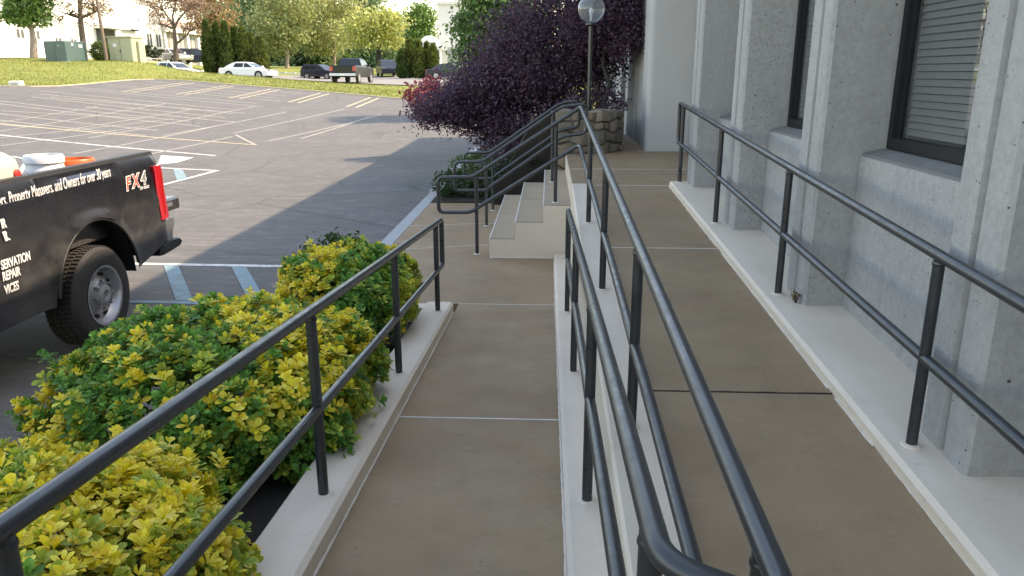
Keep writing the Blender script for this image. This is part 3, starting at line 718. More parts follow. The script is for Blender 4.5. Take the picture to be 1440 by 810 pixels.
MB().tube([(.66, 12.95, .85), (.66, 12.95, 2.34)], .032, 14).build('post', 'rail', lp, 60)
MB().lathe([(.045, 0), (.085, .02), (.085, .045), (.05, .06)], (.66, 12.95, 2.33), seg=20).build('fitter', 'rail', lp, 40)
MB().lathe([(max(.001, .215 * math.sin(a)), -.215 * math.cos(a)) for a in [math.pi * (.10 + .88 * i / 20) for i in range(21)]], (.66, 12.95, 2.59), seg=32).build('globe', 'globe', lp, 60)
bl = MB().lathe([(.016, -.12), (.018, -.05), (.036, .0), (.04, .03), (.03, .06), (.004, .075)], (.66, 12.95, 2.53), seg=16).build('bulb', 'bulb', lp, 60)

# ------------------------------------------------------------------ black pickup in the foreground
GZ = -.6; TXS = -3.72; TCX = -4.735
tk = thing('pickup_truck', 'black work pickup with white lettering parked beside the yellow bushes', 'truck', (TCX, 4.0, GZ))
def H(h): return GZ + h
AY, AH, AR = 6.03, .47, .60
def side_x(h): return -.03 * ((h - .95) / .5) ** 2 - (.03 if h > 1.40 else 0) + (.012 if 1.0 < h < 1.12 else 0)
def bed_side(sgn):
    xb = TCX + sgn * (TXS - TCX); mb = MB(); cols = 72; rows = 12
    for i in range(cols + 1):
        y = 4.70 + (7.29 - 4.70) * i / cols
        bot = .50 if y < 6.72 else .50 + (y - 6.72) * .24
        d = AR ** 2 - (y - AY) ** 2
        if d > 0: bot = max(bot, AH + math.sqrt(d))
        for j in range(rows + 1):
            t = j / rows; h = bot + (1.465 - bot) * t
            x = xb + sgn * side_x(h); 
            if y > 7.19: x -= sgn * (y - 7.19) ** 2 * 3
            da = math.hypot(y - AY, h - AH) - AR
            if da < .10: x += sgn * .03 * (1 - da / .10)
            mb.v.append((x, y, H(h)))
    for i in range(cols):
        for j in range(rows):
            a = i * (rows + 1) + j; mb.f.append((a, a + 1, a + rows + 2, a + rows + 1))
    mb.box((xb - sgn * .16, 4.70, H(.85)), (xb - sgn * .11, 7.25, H(1.45)))
    o = mb.build('bed_side', 'truck_paint', tk, 35)
    lip = [(xb + sgn * .022, AY + (AR - .012) * math.cos(a), H(AH + (AR - .012) * math.sin(a))) for a in [math.pi * (.05 + .90 * k / 24) for k in range(25)]]
    MB().tube(lip, .013, 8).build('wheel_arch_lip', 'black_plastic', o, 60)
    mb = MB(); mb.loft([[(xb + sgn * (-.065), y, H(1.455)), (xb - sgn * .17, y, H(1.455)), (xb - sgn * .165, y, H(1.49)), (xb - sgn * .075, y, H(1.495))] for y in (4.70, 7.26)]); mb.build('bed_rail_cap', 'black_plastic', o)
    # inner wheel house
    mb = MB(); rings = []
    for k in range(17):
        a = math.pi * k / 16; rings.append([(xb - sgn * .03, AY + .62 * math.cos(a), H(AH + .62 * math.sin(a))), (xb - sgn * .42, AY + .62 * math.cos(a), H(AH + .62 * math.sin(a)))])
    vs = [p for r in rings for p in r]; mb.add(vs, [(2 * k, 2 * k + 1, 2 * k + 3, 2 * k + 2) for k in range(16)])
    mb.box((xb - sgn * .44, AY - .62, H(.5)), (xb - sgn * .425, AY + .62, H(1.05))); mb.build('wheel_house', 'hole', o)
    # tail lamp
    ys = (7.02, 7.245); tx = xb + sgn * .004
    out = [(tx + sgn * .006, 7.13), (tx + sgn * .014, 7.22), (tx - sgn * .01, 7.305), (tx - sgn * .10, 7.32), (tx - sgn * .10, 7.13)]
    mb = MB(); mb.loft([[(x - (.0 if 0 else 0), y + dy, H(h)) for x, y in out] for h, dy in ((.85, .012), (.87, .02), (1.05, .0), (1.10, -.012), (1.32, -.012), (1.37, -.03))]); tl = mb.build('tail_lamp', 'lens', tk, 30)
    MB().box((tx - sgn * .02, 7.215, H(.90)), (tx + sgn * .019, 7.228, H(1.31))).build('lens_rib', 'red_cap', tl)
for s in (1, -1): bed_side(s)
MB().box((TCX - .86, 4.70, H(.82)), (TCX + .86, 7.30, H(.86))).build('bed_floor', 'black_plastic', tk)
MB().box((TCX - .86, 4.69, H(.86)), (TCX + .86, 4.74, H(1.46))).build('bed_front', 'truck_paint', tk)
mb = MB(); mb.cbox((TCX - .80, 7.34, H(.865)), (TCX + .90, 7.80, H(.985)), .02); tg = mb.build('tailgate', 'truck_paint', tk, 30)
MB().box((TCX + .902, 7.50, H(.91)), (TCX + .908, 7.62, H(.95))).build('latch', 'steel', tg)
# bumper
mb = MB(); prof = [(7.27, .60), (7.27, .80), (7.34, .845), (7.45, .83), (7.46, .77), (7.41, .70), (7.38, .60)]
mb.prism([(y, H(h)) for y, h in prof], TCX - .98, TCX + .99, .03); bp = mb.build('rear_bumper', 'chrome', tk, 30)
mb = MB(); mb.prism([(7.12, H(.50)), (7.14, H(.60)), (7.40, H(.615)), (7.52, H(.60)), (7.56, H(.56)), (7.50, H(.525)), (7.3, H(.51))], TCX - 1.0, TCX + 1.005, .03); mb.build('bumper_step', 'black_plastic', bp, 30)
MB().box((TCX - .5, 2.0, H(.38)), (TCX + .5, 7.1, H(.56))).build('chassis', 'hole', tk)
# cab and front end
def cab_profile(): return [(4.66, .55), (4.66, 1.20), (4.58, 1.26), (2.35, 1.24), (1.05, 1.20), (.95, 1.12), (.93, .62), (1.1, .5), (2.2, .5)]
mb = MB(); mb.prism([(y, H(h)) for y, h in cab_profile()], TCX - 1.0, TCX + 1.0, .05); mb.build('cab_body', 'truck_paint', tk, 30)
mb = MB()
mb.loft([[(TCX + s * w, y, H(h)) for s, y in ((1, y0), (1, y1), (-1, y1), (-1, y0))] for h, y0, y1, w in ((1.22, 2.2, 4.62, .95), (1.5, 2.45, 4.60, .90), (1.9, 2.95, 4.52, .78), (1.98, 3.1, 4.42, .70))]); gh = mb.build('greenhouse', 'truck_paint', tk, 30)
for y0, y1 in ((2.75, 3.6), (3.7, 4.45)):
    for s in (1, -1):
        MB().add([(TCX + s * .945, y0, H(1.30)), (TCX + s * .945, y1, H(1.30)), (TCX + s * .812, y1 - .05, H(1.86)), (TCX + s * .812, y0 + (.35 if y0 < 3 else .0), H(1.86))], [(0, 1, 2, 3)]).build('side_window', 'car_glass', gh)
MB().add([(TCX - .8, 4.62, H(1.35)), (TCX + .8, 4.62, H(1.35)), (TCX + .68, 4.57, H(1.84)), (TCX - .68, 4.57, H(1.84))], [(0, 1, 2, 3)]).build('rear_window', 'car_glass', gh)
for y in (3.3, 4.35): MB().cbox((TCX + 1.0, y, H(1.02)), (TCX + 1.03, y + .22, H(1.07)), .01).build('door_handle', 'black_plastic', tk)
def truck_wheel(y, sgn):
    xo = TCX + sgn * (TXS - TCX + .012); R = .42; Wd = .275
    prof = [(.245, 0), (.26, .012), (.33, .020), (.385, .006), (.407, -.025), (R - .012, -.05), (R - .012, -Wd + .05), (.407, -Wd + .025), (.36, -Wd), (.245, -Wd + .01)]
    mb = MB(); mb.lathe([(r, sgn * h) for r, h in prof], (xo, y, H(R)), 'x', 56, closed=True)
    for k in range(64):
        a = 2 * math.pi * k / 64; da = .034
        for (u0, u1, off) in ((-.028, -.075, 0), (-.09, -.13, .02), (-.145, -.185, 0), (-.2, -.247, .02)):
            A = [a + off, a + off + da * 1.7]
            vs = []
            for rr in (R - .016, R):
                for aa in A:
                    for u in (u0, u1): vs.append((xo + sgn * u, y + rr * math.cos(aa), H(R) + rr * math.sin(aa)))
            mb.add(vs, [(0, 1, 3, 2), (4, 6, 7, 5), (0, 4, 5, 1), (2, 3, 7, 6), (0, 2, 6, 4), (1, 5, 7, 3)])
    wh = mb.build('wheel', 'rubber', tk, 30)
    rim = MB().lathe([(.246, sgn * .010), (.255, sgn * .016), (.235, sgn * .012), (.222, -sgn * .03), (.205, -sgn * .055), (.175, -sgn * .052), (.14, -sgn * .035), (.115, -sgn * .018), (.095, -sgn * .02), (.09, sgn * .012), (.075, sgn * .02), (.045, sgn * .022), (.04, -sgn * .0), (.001, -sgn * .002)], (xo, y, H(R)), 'x', 40, cap0=False).build('rim', 'steel', wh, 35)
    for k in range(8):
        a = 2 * math.pi * (k + .5) / 8; cy, cz = y + .178 * math.cos(a), H(R) + .178 * math.sin(a); mb = MB()
        ring = []
        for q in range(12):
            b = 2 * math.pi * q / 12; u, w = .036 * math.cos(b), .017 * math.sin(b)
            ring.append((cy - u * math.sin(a) + w * math.cos(a), cz + u * math.cos(a) + w * math.sin(a)))
        mb.loft([[(xo - sgn * .075, p, q_) for p, q_ in ring], [(xo - sgn * .0425, p, q_) for p, q_ in ring]]); mb.build('rim_hole', 'hole', wh, 30)
        a = 2 * math.pi * k / 8; MB().lathe([(.013, -sgn * .03), (.013, sgn * .012), (.006, sgn * .016)], (xo, y + .118 * math.cos(a), H(R) + .118 * math.sin(a)), 'x', 6).build('lug_nut', 'chrome', wh)
    return wh
for s in (1, -1):
    for y in (AY, 1.95): truck_wheel(y, s)
# lettering
def lettering(body, y, h, size, xs, mat, parent, name='lettering', shear=0.0, bold=0.0, align='LEFT', rot=0.0, x=None):
    cu = bpy.data.curves.new(name, 'FONT'); cu.body = body; cu.size = size; cu.shear = shear; cu.offset = bold; cu.extrude = .0008; cu.align_x = align
    o = bpy.data.objects.new(name, cu); COL.objects.link(o)
    dg = bpy.context.evaluated_depsgraph_get(); me = bpy.data.meshes.new_from_object(o.evaluated_get(dg)); bpy.data.objects.remove(o)
    for v in me.vertices:
        u, w = v.co.x * xs, v.co.y; u, w = u * math.cos(rot) - w * math.sin(rot), u * math.sin(rot) + w * math.cos(rot)
        hh = h + w; xx = (TXS + side_x(hh) + .010 if x is None else x) + v.co.z
        p = Vector((xx, y + u, H(hh))) - ORG[parent.name]; v.co = p
    me.materials.clear(); me.materials.append(M[mat]); ob_ = bpy.data.objects.new(name, me); link(ob_, parent); return ob_
lettering('ers, Property Managers, and Owners for over 30 years', 6.435, 1.365, .125, .505, 'decal_white', tk, shear=.10, bold=.0012, align='RIGHT', x=TXS - .020, rot=.022)
for txt, yy, h in (('IR', 5.04, 1.195), ('IR', 5.03, 1.11), ('SERVATION', 5.215, .925), ('REPAIR', 5.085, .845), ('VICES', 5.05, .75)):
    lettering(txt, yy, h, .088, .66, 'decal_white', tk, shear=.08, bold=.0025, align='RIGHT')
lettering('F', 6.605, 1.215, .165, 1.0, 'decal_white', tk, 'model_badge', .28, .009); lettering('X', 6.715, 1.222, .165, 1.0, 'decal_white', tk, 'model_badge', .28, .009)
lettering('4', 6.865, 1.228, .165, 1.15, 'decal_white', tk, 'model_badge', .28, .008)
for ch, yy, hh, xs_, mt in (('F', 6.608, 1.218, 1.0, 'decal_red'), ('X', 6.718, 1.225, 1.0, 'decal_red'), ('4', 6.868, 1.231, 1.15, 'decal_grey')):
    q = lettering(ch, yy, hh, .159, xs_, mt, tk, 'model_badge', .28, .001); q.location.x += .0025
lettering('OFF ROAD', 6.83, 1.185, .038, .9, 'decal_white', tk, 'model_badge', .2, .0005)
# things carried in the bed
def bucket(name, label, x, y, mat, h=.37, r0=.13, r1=.155, tilt=0):
    t = thing(name, label, 'bucket', (x, y, H(.862)), 'buckets in the truck bed')
    MB().lathe([(r0, 0), (r1 - .006, h * .78), (r1 + .006, h * .80), (r1 + .006, h * .84), (r1 - .002, h * .86), (r1 - .002, h * .90), (r1 + .008, h * .91), (r1 + .008, h * .97), (r1 - .004, h), (r1 - .012, h), (r0 - .008, .01)], (x, y, H(.862)), seg=28).build('bucket_body', mat, t, 40)
    MB().tube([(x + (r1 + .012) * math.cos(a), y - .0 + (r1 + .012) * math.sin(a), H(.862) + h * .84 - .07 * math.sin(a / 1.0) ** 2) for a in [math.pi * k / 12 for k in range(13)]], .0035, 6).build('bucket_handle', 'steel', t)
    return t
bucket('bucket', 'white plastic bucket standing in the black truck bed', -4.20, 6.27, 'bucket_white', .70, .13, .145)
bucket('bucket', 'orange plastic bucket standing in the black truck bed', -4.14, 6.60, 'bucket_orange', .635, .13, .15)
jg = thing('sprayer_tank', 'cream plastic tank with red cap at the front of the truck bed', 'tank', (-4.02, 5.40, H(.862)))
MB().loft([[(-4.02 + .11 * s * a, 5.42 + .15 * s * b, H(h)) for a, b in ((-1, -.8), (-.8, -1), (.8, -1), (1, -.8), (1, .8), (.8, 1), (-.8, 1), (-1, .8))] for h, s in ((.87, .95), (.9, 1), (1.54, 1), (1.60, .92), (1.65, .55), (1.67, .3))]).build('tank_body', 'jug', jg, 40)
MB().lathe([(.035, 0), (.035, .02), (.02, .03)], (-3.915, 5.50, H(1.50)), 'x', 16).build('cap', 'red_cap', jg, 40)
MB().tube(fillet([(-4.02, 5.45, H(1.62)), (-4.02, 5.36, H(1.80)), (-4.02, 5.0, H(1.82))], .06), .014, 8).build('hose', 'black_plastic', jg, 50)

# ------------------------------------------------------------------ far vehicles
def wheel_local(parent, x, y, r, w, s):
    wh = MB().lathe([(r * .62, 0), (r * .8, .01), (r * .97, -.01), (r, -.04), (r, -w + .03), (r * .93, -w), (r * .5, -w)], (0, 0, 0), 'x', 20).mesh('wheel')
    mb = MB().lathe([(r * .62, 0), (r * .8, s * .01), (r * .97, -s * .01), (r, -s * .04), (r, -s * (w - .03)), (r * .93, -s * w), (r * .4, -s * w)], (x, y, r), 'x', 22)
    o = mb.build('wheel', 'rubber', parent, 35)
    MB().lathe([(r * .64, s * .004), (r * .58, -s * .02), (r * .2, -s * .01), (r * .15, s * .004), (.001, s * .004)], (x, y, r), 'x', 16).build('rim', 'steel', o, 35)
def vehicle(name, label, cat, kind, paint, loc, heading, group=None):
    t = thing(name, label, cat, loc, group, local=True); t.rotation_euler.z = heading
    if kind == 'sedan':
        L, W = 4.75, 1.82; wy = (1.42, -1.38); r = .33
        body = [(2.32, .32), (2.37, .55), (2.25, .72), (1.3, .86), (.9, .92), (-1.55, .95), (-2.25, .93), (-2.36, .75), (-2.35, .35), (-2.0, .25), (2.0, .25)]
        gh = ((.90, 1.22, -1.88, .86), (1.14, .72, -1.55, .76), (1.36, .30, -1.05, .66), (1.44, -.05, -.72, .58))
        win = [(.86, .05, 1.0, 1.34, .55), (-.04, -.95, 1.0, 1.34, -.15)]
    elif kind == 'suv':
        L, W = 4.85, 1.95; wy = (1.45, -1.45); r = .39
        body = [(2.40, .42), (2.43, .8), (2.3, 1.0), (1.25, 1.12), (-2.35, 1.12), (-2.42, .95), (-2.40, .45), (-2.1, .33), (2.1, .33)]
        gh = ((1.10, 1.25, -2.36, .93), (1.35, .80, -2.30, .86), (1.68, .30, -2.15, .75), (1.78, .0, -1.95, .68))
        win = [(.85, .0, 1.2, 1.62, .45), (-.1, -1.0, 1.2, 1.62, 0), (-1.1, -2.05, 1.2, 1.62, -.08)]
    else:
        L, W = 5.85, 2.06; wy = (1.9, -1.9); r = .42
        body = [(2.90, .55), (2.95, 1.0), (2.85, 1.2), (1.75, 1.28), (-.85, 1.30), (-.88, 1.34), (-2.86, 1.36), (-2.9, 1.30), (-2.9, .62), (-2.6, .5), (2.6, .45)]
        gh = ((1.27, 1.75, -.84, .96), (1.5, 1.35, -.80, .90), (1.86, .75, -.70, .78), (1.94, .4, -.55, .70))
        win = [(1.3, .42, 1.38, 1.80, .5), (.32, -.62, 1.38, 1.80, -.02)]
    mb = MB(); mb.prism(body, -W / 2, W / 2, .06); bd = mb.build('body', paint, t, 35)
    mb = MB(); mb.loft([[(s * w, y, h) for s, y in ((1, a), (1, b), (-1, b), (-1, a))] for h, a, b, w in gh]); g_ = mb.build('greenhouse', paint, t, 30)
    def wid(h):
        for (h0, a0, b0, w0), (h1, a1, b1, w1) in zip(gh, gh[1:]):
            if h0 <= h <= h1: k = (h - h0) / (h1 - h0); return w0 + (w1 - w0) * k, a0 + (a1 - a0) * k, b0 + (b1 - b0) * k
        return gh[-1][3], gh[-1][1], gh[-1][2]
    for y0, y1, h0, h1, sl in win:
        for s in (1, -1):
            a, b = wid(h0)[0] + .012, wid(h1)[0] + .012
            MB().add([(s * a, y0, h0), (s * a, y1, h0), (s * b, y1 + (abs(sl) if sl < 0 else 0), h1), (s * b, y0 - (sl if sl > 0 else 0), h1)], [(0, 1, 2, 3)]).build('side_window', 'car_glass', g_)
    for front, nm in ((True, 'windscreen'), (False, 'rear_window')):
        ha, hb = gh[0][0] + .06, gh[2][0] - .02; wa, fa, ra_ = wid(ha); wb, fb, rb = wid(hb); e = .014
        ya, yb = (fa + e, fb + e) if front else (ra_ - e, rb - e)
        MB().add([(-wa * .9, ya, ha), (wa * .9, ya, ha), (wb * .88, yb, hb), (-wb * .88, yb, hb)], [(0, 1, 2, 3)]).build(nm, 'car_glass', g_)
    for s in (1, -1):
        for y in wy:
            mb = MB(); mb.lathe([(r * 1.18, 0), (r * 1.18, -s * .1)], (s * (W / 2 + .003), y, r), 'x', 20); mb.build('wheel_arch', 'hole', bd)
            wheel_local(t, s * (W / 2 + .012), y, r, .22, s)
        zt = {'sedan': .80, 'suv': .98, 'pickup': 1.12}[kind]; yr = min(p[0] for p in body); hh = .35 if kind == 'pickup' else .14
        MB().box((s * (W / 2 - .02), yr - .012, zt - hh / 2), (s * (W / 2 - .26), yr + .06, zt + hh / 2)).build('tail_lamp', 'lens', t)
        MB().box((s * (W / 2 - .04), -yr - .10, zt - .14), (s * (W / 2 - .40), -yr + .03, zt - .02)).build('headlight', 'chrome', t)
        MB().cbox((s * (W / 2 - .05) - .10, gh[0][1] - .35, gh[0][0] + .05), (s * (W / 2 - .05) + .12, gh[0][1] - .20, gh[0][0] + .22), .03).build('door_mirror', paint, t)
    if kind == 'pickup':
        MB().prism([(-2.88, .55), (-2.88, .76), (-3.06, .78), (-3.08, .60)], -W / 2 + .03, W / 2 - .03, .04).build('rear_bumper', 'chrome', t)
        MB().box((-.72, -2.915, .80), (.72, -2.89, 1.28)).build('tailgate', paint, t); MB().box((-.16, -3.10, .61), (.16, -3.083, .73)).build('number_plate', 'decal_white', t)
        MB().box((-W / 2 + .12, -2.80, 1.362), (W / 2 - .12, -.92, 1.368)).build('bed_cover', 'black_plastic', t)
    else:
        MB().prism([(-L / 2 + .04, .36), (-L / 2 + .02, .56), (-L / 2 - .05, .55), (-L / 2 - .05, .38)], -W / 2 + .06, W / 2 - .06, .03).build('rear_bumper', paint, t)
    return t
def on(x, y, d=.07): return (x, y, gz(x, y) + d)
vehicle('pickup_truck', 'dark grey-green pickup seen from behind on the road past the grass bank', 'truck', 'pickup', 'dkgreen_paint', on(-15.75, 63.4, .0), math.radians(-1))
vehicle('parked_car', 'navy blue estate car side-on left of the far pickup', 'car', 'suv', 'navy_paint', on(-24.2, 84.0, 0), math.radians(-112)).scale = (.9, .9, .88)
vehicle('parked_car', 'white sedan half hidden by the grass bank beside the left conifer row', 'car', 'sedan', 'white_paint', on(-26.4, 69.0, .15), math.radians(-98))
vehicle('parked_car', 'white sedan mostly hidden behind the grass bank right of the beige cabinet', 'car', 'sedan', 'white_paint', on(-31.1, 65.0, -.32), math.radians(-112))
vehicle('parked_car', 'silver sedan parked before the white building windows', 'car', 'sedan', 'silver_paint', on(-40.0, 83.5), math.radians(-120))
vehicle('parked_car', 'dark blue car parked beside the left conifer row at the white building', 'car', 'suv', 'navy_paint', on(-38.9, 87.0), math.radians(-60))
vehicle('parked_car', 'black car behind the white sedan by the white building', 'car', 'sedan', 'black_paint', on(-42.2, 80.5), math.radians(-120))
vehicle('parked_car', 'blue-grey car front right of the far pickup', 'car', 'suv', 'navy_paint', on(-17.6, 86.5), math.radians(-160))
vehicle('parked_car', 'white car at the right of the blue-grey car near the right conifers', 'car', 'suv', 'white_paint', on(-14.4, 90), math.radians(-150))
vehicle('parked_car', 'dark car roof showing above the sunlit crimson clump by the white portico', 'car', 'sedan', 'black_paint', on(-9.6, 77), math.radians(-80))

# ------------------------------------------------------------------ far buildings and boxes on the bank
wb = thing('white_building', 'long white office building across the car park behind the grass bank', 'building', (-46, 80, 2.6))
FX = -45.5
MB().box((FX - 14, 52, 1.5), (FX, 93.0, 9.4)).build('wall', 'white_wall', wb)
MB().box((FX - 14.2, 51.8, 9.404), (FX + .25, 93.2, 9.75)).build('roof_edge', 'white_wall', wb)
MB().box((FX - 14, 93.004, 1.5), (FX - .35, 108, 6.3)).build('wall', 'pale_bldg_glass', wb)
MB().box((FX - 14, 93.21, 6.304), (FX + .35, 108.2, 6.75)).build('fascia', 'white_wall', wb)
MB().loft([[(FX + .3, y, 6.754), (FX - 14, y, 6.754), (FX - 14, y, 7.7), (FX - 1.0, y, 7.7)] for y in (93.21, 108.2)]).build('roof', 'brown_roof', wb)
MB().box((FX - 14, 93.21, 7.704), (FX - .9, 108.3, 8.05)).build('parapet', 'white_wall', wb)
for y in [93.3 + 3.0 * i for i in range(6)]: MB().box((FX - .34, y, 1.6), (FX + .1, y + .55, 6.3)).build('column', 'white_wall', wb)
for i in range(5):
    y = 93.85 + 3.0 * i
    for k in range(2):
        wdo = MB().box((FX - .345, y + .06 + k * 1.22, 2.85), (FX - .30, y + 1.12 + k * 1.22, 3.9)).build('window', 'bldg_glass', wb)
        wd2 = MB().box((FX - .345, y + .06 + k * 1.22, 4.05), (FX - .30, y + 1.12 + k * 1.22, 6.15)).build('window', 'pale_bldg_glass', wb)
        MB().box((FX - .299, y + .56 + k * 1.22, 4.05), (FX - .27, y + .62 + k * 1.22, 6.15)).build('mullion', 'white_wall', wd2)
def wwin(y0, y1, z0, z1, mat='bldg_glass', n=2):
    w = MB().box((FX + .003, y0, z0), (FX + .03, y1, z1)).build('window', mat, wb)
    for k in range(n + 1):
        y = y0 + (y1 - y0) * k / n; MB().box((FX + .004, y - .05, z0 - .05), (FX + .07, y + .05, z1 + .05)).build('frame', 'white_wall', w)
for y in (66.9, 69.0): wwin(y, y + 1.1, 4.5, 5.2)
for y in (72.2, 74.6): wwin(y, y + 1.0, 4.1, 4.7)
for y in (89.2, 91.3): wwin(y, y + 1.2, 4.5, 5.85, 'bldg_glass', 2)
for y in (70.6, 73.0, 75.4, 77.6): wwin(y, y + .9, 5.0, 6.4, 'pale_bldg_glass', 2)
MB().box((FX + .004, 79.2, 2.6), (FX + .05, 82.6, 5.9)).build('entrance_recess', 'bldg_glass', wb)
MB().box((FX + .004, 78.8, 5.904), (FX + 1.6, 83.0, 6.2)).build('canopy', 'white_wall', wb)
MB().box((FX + .004, 84, 6.0), (FX + .4, 87, 6.15)).build('ledge', 'frame', wb)
# railing with steps beside the cabinet
rl = thing('step_railing', 'low metal railing beside steps at the white building', 'railing', (-39.0, 75, 2.4))
for k in range(3): MB().tube([(-40.6, 73.6, 2.75 + .32 * k), (-37.6, 76.4, 2.55 + .32 * k)], .035, 6).build('rail', 'sign_grey', rl)
for k in range(4): MB().tube([(-40.6 + k, 73.6 + .933 * k, 2.2), (-40.6 + k, 73.6 + .933 * k, 3.45 - .066 * k)], .04, 6).build('post', 'sign_grey', rl)
# green transformer
def cabinet(name, label, x, y, w, d, h, mat, rot, roof=None):
    t = thing(name, label, 'cabinet', (x, y, gz(x, y) - .05), None, True); t.rotation_euler.z = rot
    MB().cbox((-w / 2, -d / 2, 0), (w / 2, d / 2, h), .03).build('housing', mat, t)
    if roof: MB().box((-w / 2 - .08, -d / 2 - .08, h + .003), (w / 2 + .08, d / 2 + .08, h + .1)).build('lid', mat, t)
    MB().box((-w / 2 - .1, -d / 2 - .1, -.3), (w / 2 + .1, d / 2 + .1, -.003)).build('plinth', 'sealant', t)
    return t
c1 = cabinet('transformer', 'dark teal pad-mounted transformer box on the grass bank', -35.45, 57.4, 1.95, 1.9, 1.42, 'teal_box', math.radians(-14))
for k, (x, z) in enumerate(((-.3, 1.2), (.35, 1.1), (.5, 1.1))): MB().box((.976, x - .08, z - .09), (.982, x + .08, z + .09)).build('warning_label', 'decal_white', c1)
MB().box((.25, -.957, 1.05), (.5, -.951, 1.16)).build('nameplate', 'decal_grey', c1)
MB().box((-.01, -.956, .05), (.01, -.952, 1.38)).build('door_seam', 'hole', c1)
c2 = cabinet('switchgear_cabinet', 'beige electrical cabinet with pale lid on the grass bank', -31.9, 59.3, 2.0, 1.3, 1.85, 'beige_box', math.radians(-10), True)
MB().box((-.6, -.657, 1.2), (-.3, -.652, 1.42)).build('warning_label', 'decal_white', c2); MB().box((-.012, -.658, .05), (.012, -.653, 1.8)).build('door_seam', 'hole', c2); MB().box((-.06, -.675, .8), (-.02, -.653, .98)).build('door_handle', 'hole', c2); MB().box((.03, -.66, .85), (.12, -.653, .95)).build('lock', 'decal_grey', c2)
MB().box((1.003, -.1, .02), (1.2, .55, 1.6)).build('side_box', 'beige_box', c2)
MB().box((-1.0, -.653, .0), (1.0, -.648, .12)).build('kick_plate', 'hole', c2)
up_ = thing('utility_pole', 'thin leaning wooden utility pole beside the beige cabinet', 'pole', (-32.9, 58.2, gz(-32.9, 58.2)))
MB().tube([(-32.9, 58.2, 2.0), (-33.15, 58.2, 11.5)], .13, 10, r2=.09).build('shaft', 'pole_wood', up_, 60)
sg = thing('pedestal_box', 'small pale utility box at the kerb at the left edge', 'box', (-29.3, 42.6, gz(-29.3, 42.6)))
MB().cbox((-29.75, 42.45, .8), (-29.1, 42.85, 1.18), .03).build('box_body', 'cornice', sg); MB().box((-29.6, 42.443, .9), (-29.25, 42.448, 1.05)).build('plate', 'sign_grey', sg)
gp = thing('marker_post', 'grey-green marker post at the left edge by the kerb', 'post', (-30.35, 42.3, .9))
MB().loft([[(-30.35 + u, 42.3 + w, z_) for u, w in ((-.06, -.05), (.06, -.05), (.06, .05), (-.06, .05))] for z_ in (.7, 2.3)]).build('shaft', 'sign_grey', gp); MB().box((-30.31, 42.24, 1.9), (-30.23, 42.248, 2.25)).build('reflector', 'decal_white', gp)
# white portico at the right
pt = thing('white_portico', 'white classical portico with round-arched gable and tall pier behind the conifers', 'building', (-12.5, 92, 1.2))
MB().box((-12.6, 91.5, .8), (-9.5, 98, 9.0)).build('pier', 'cornice', pt)
MB().box((-12.8, 91.3, 9.004), (-9.3, 98.2, 9.35)).build('cornice', 'cornice', pt)
MB().box((-13.0, 91.35, 6.5), (-12.604, 92.4, 6.95)).build('bracket', 'cornice', pt)
arc = [(-13.5 + 1.15 * math.cos(a), 4.5 + 1.15 * math.sin(a)) for a in [math.pi * k / 14 for k in range(15)]]
MB().loft([[(x, y, z) for x, z in arc] for y in (90.2, 91.45)]).build('arched_gable', 'white_wall', pt, 40)
MB().box((-14.9, 90.0, 4.1), (-12.0, 91.47, 4.496)).build('entablature', 'cornice', pt)
for x in (-14.5, -12.9, -12.3): MB().lathe([(.22, 0), (.22, .15), (.16, .2), (.14, 2.75), (.2, 2.85), (.2, 2.95)], (x, 90.4, 1.15), seg=14).build('column', 'white_wall', pt, 40)
MB().box((-11.6, 91.47, 2.0), (-10.6, 91.495, 4.4)).build('window', 'pale_bldg_glass', pt)

# ------------------------------------------------------------------ trees
def crown_mesh(name, lobes, leaf, cols, org, clump=.5, shell=.55, aspect=.55, droop=.2):
    P = []; 
    for (cx, cy, cz, rx, ry, rz_, n) in lobes:
        nc = max(6, n // 26); d = unit(nc); rad = (shell + (1 - shell) * RNG.random((nc, 1))) ** .8
        cc = d * rad * np.array([rx, ry, rz_]) + np.array([cx, cy, cz])
        csz = clump * (.5 + RNG.random((nc, 1)) * .9)
        idx = RNG.integers(0, nc, n); p = cc[idx] + RNG.normal(size=(n, 3)) * csz[idx] * np.array([.5, .5, .36]); P.append(p)
    P = np.concatenate(P); n = len(P)
    D = unit(n); D[:, 2] -= droop; Nn = unit(n) + np.array([0, 0, .7])
    cols = np.array(cols); w = RNG.random(n); ci = RNG.integers(0, len(cols), n); c = cols[ci] * (.75 + .5 * w[:, None])
    L = leaf * (.6 + .8 * RNG.random(n))
    return leaf_mesh(name, P - np.array(org), D, Nn, L, L * aspect, c)
def branchy(mb, base, tip, r, n=3, wob=.25, seg=7):
    b, t = Vector(base), Vector(tip); L = (t - b).length; pts = [b]
    for k in range(1, n + 1): pts.append(b.lerp(t, k / n) + Vector((random.uniform(-1, 1), random.uniform(-1, 1), random.uniform(-.4, .4))) * L * wob * (.25 if k < n else .05))
    mb.tube(pts, r, seg, r2=r * .35); return pts
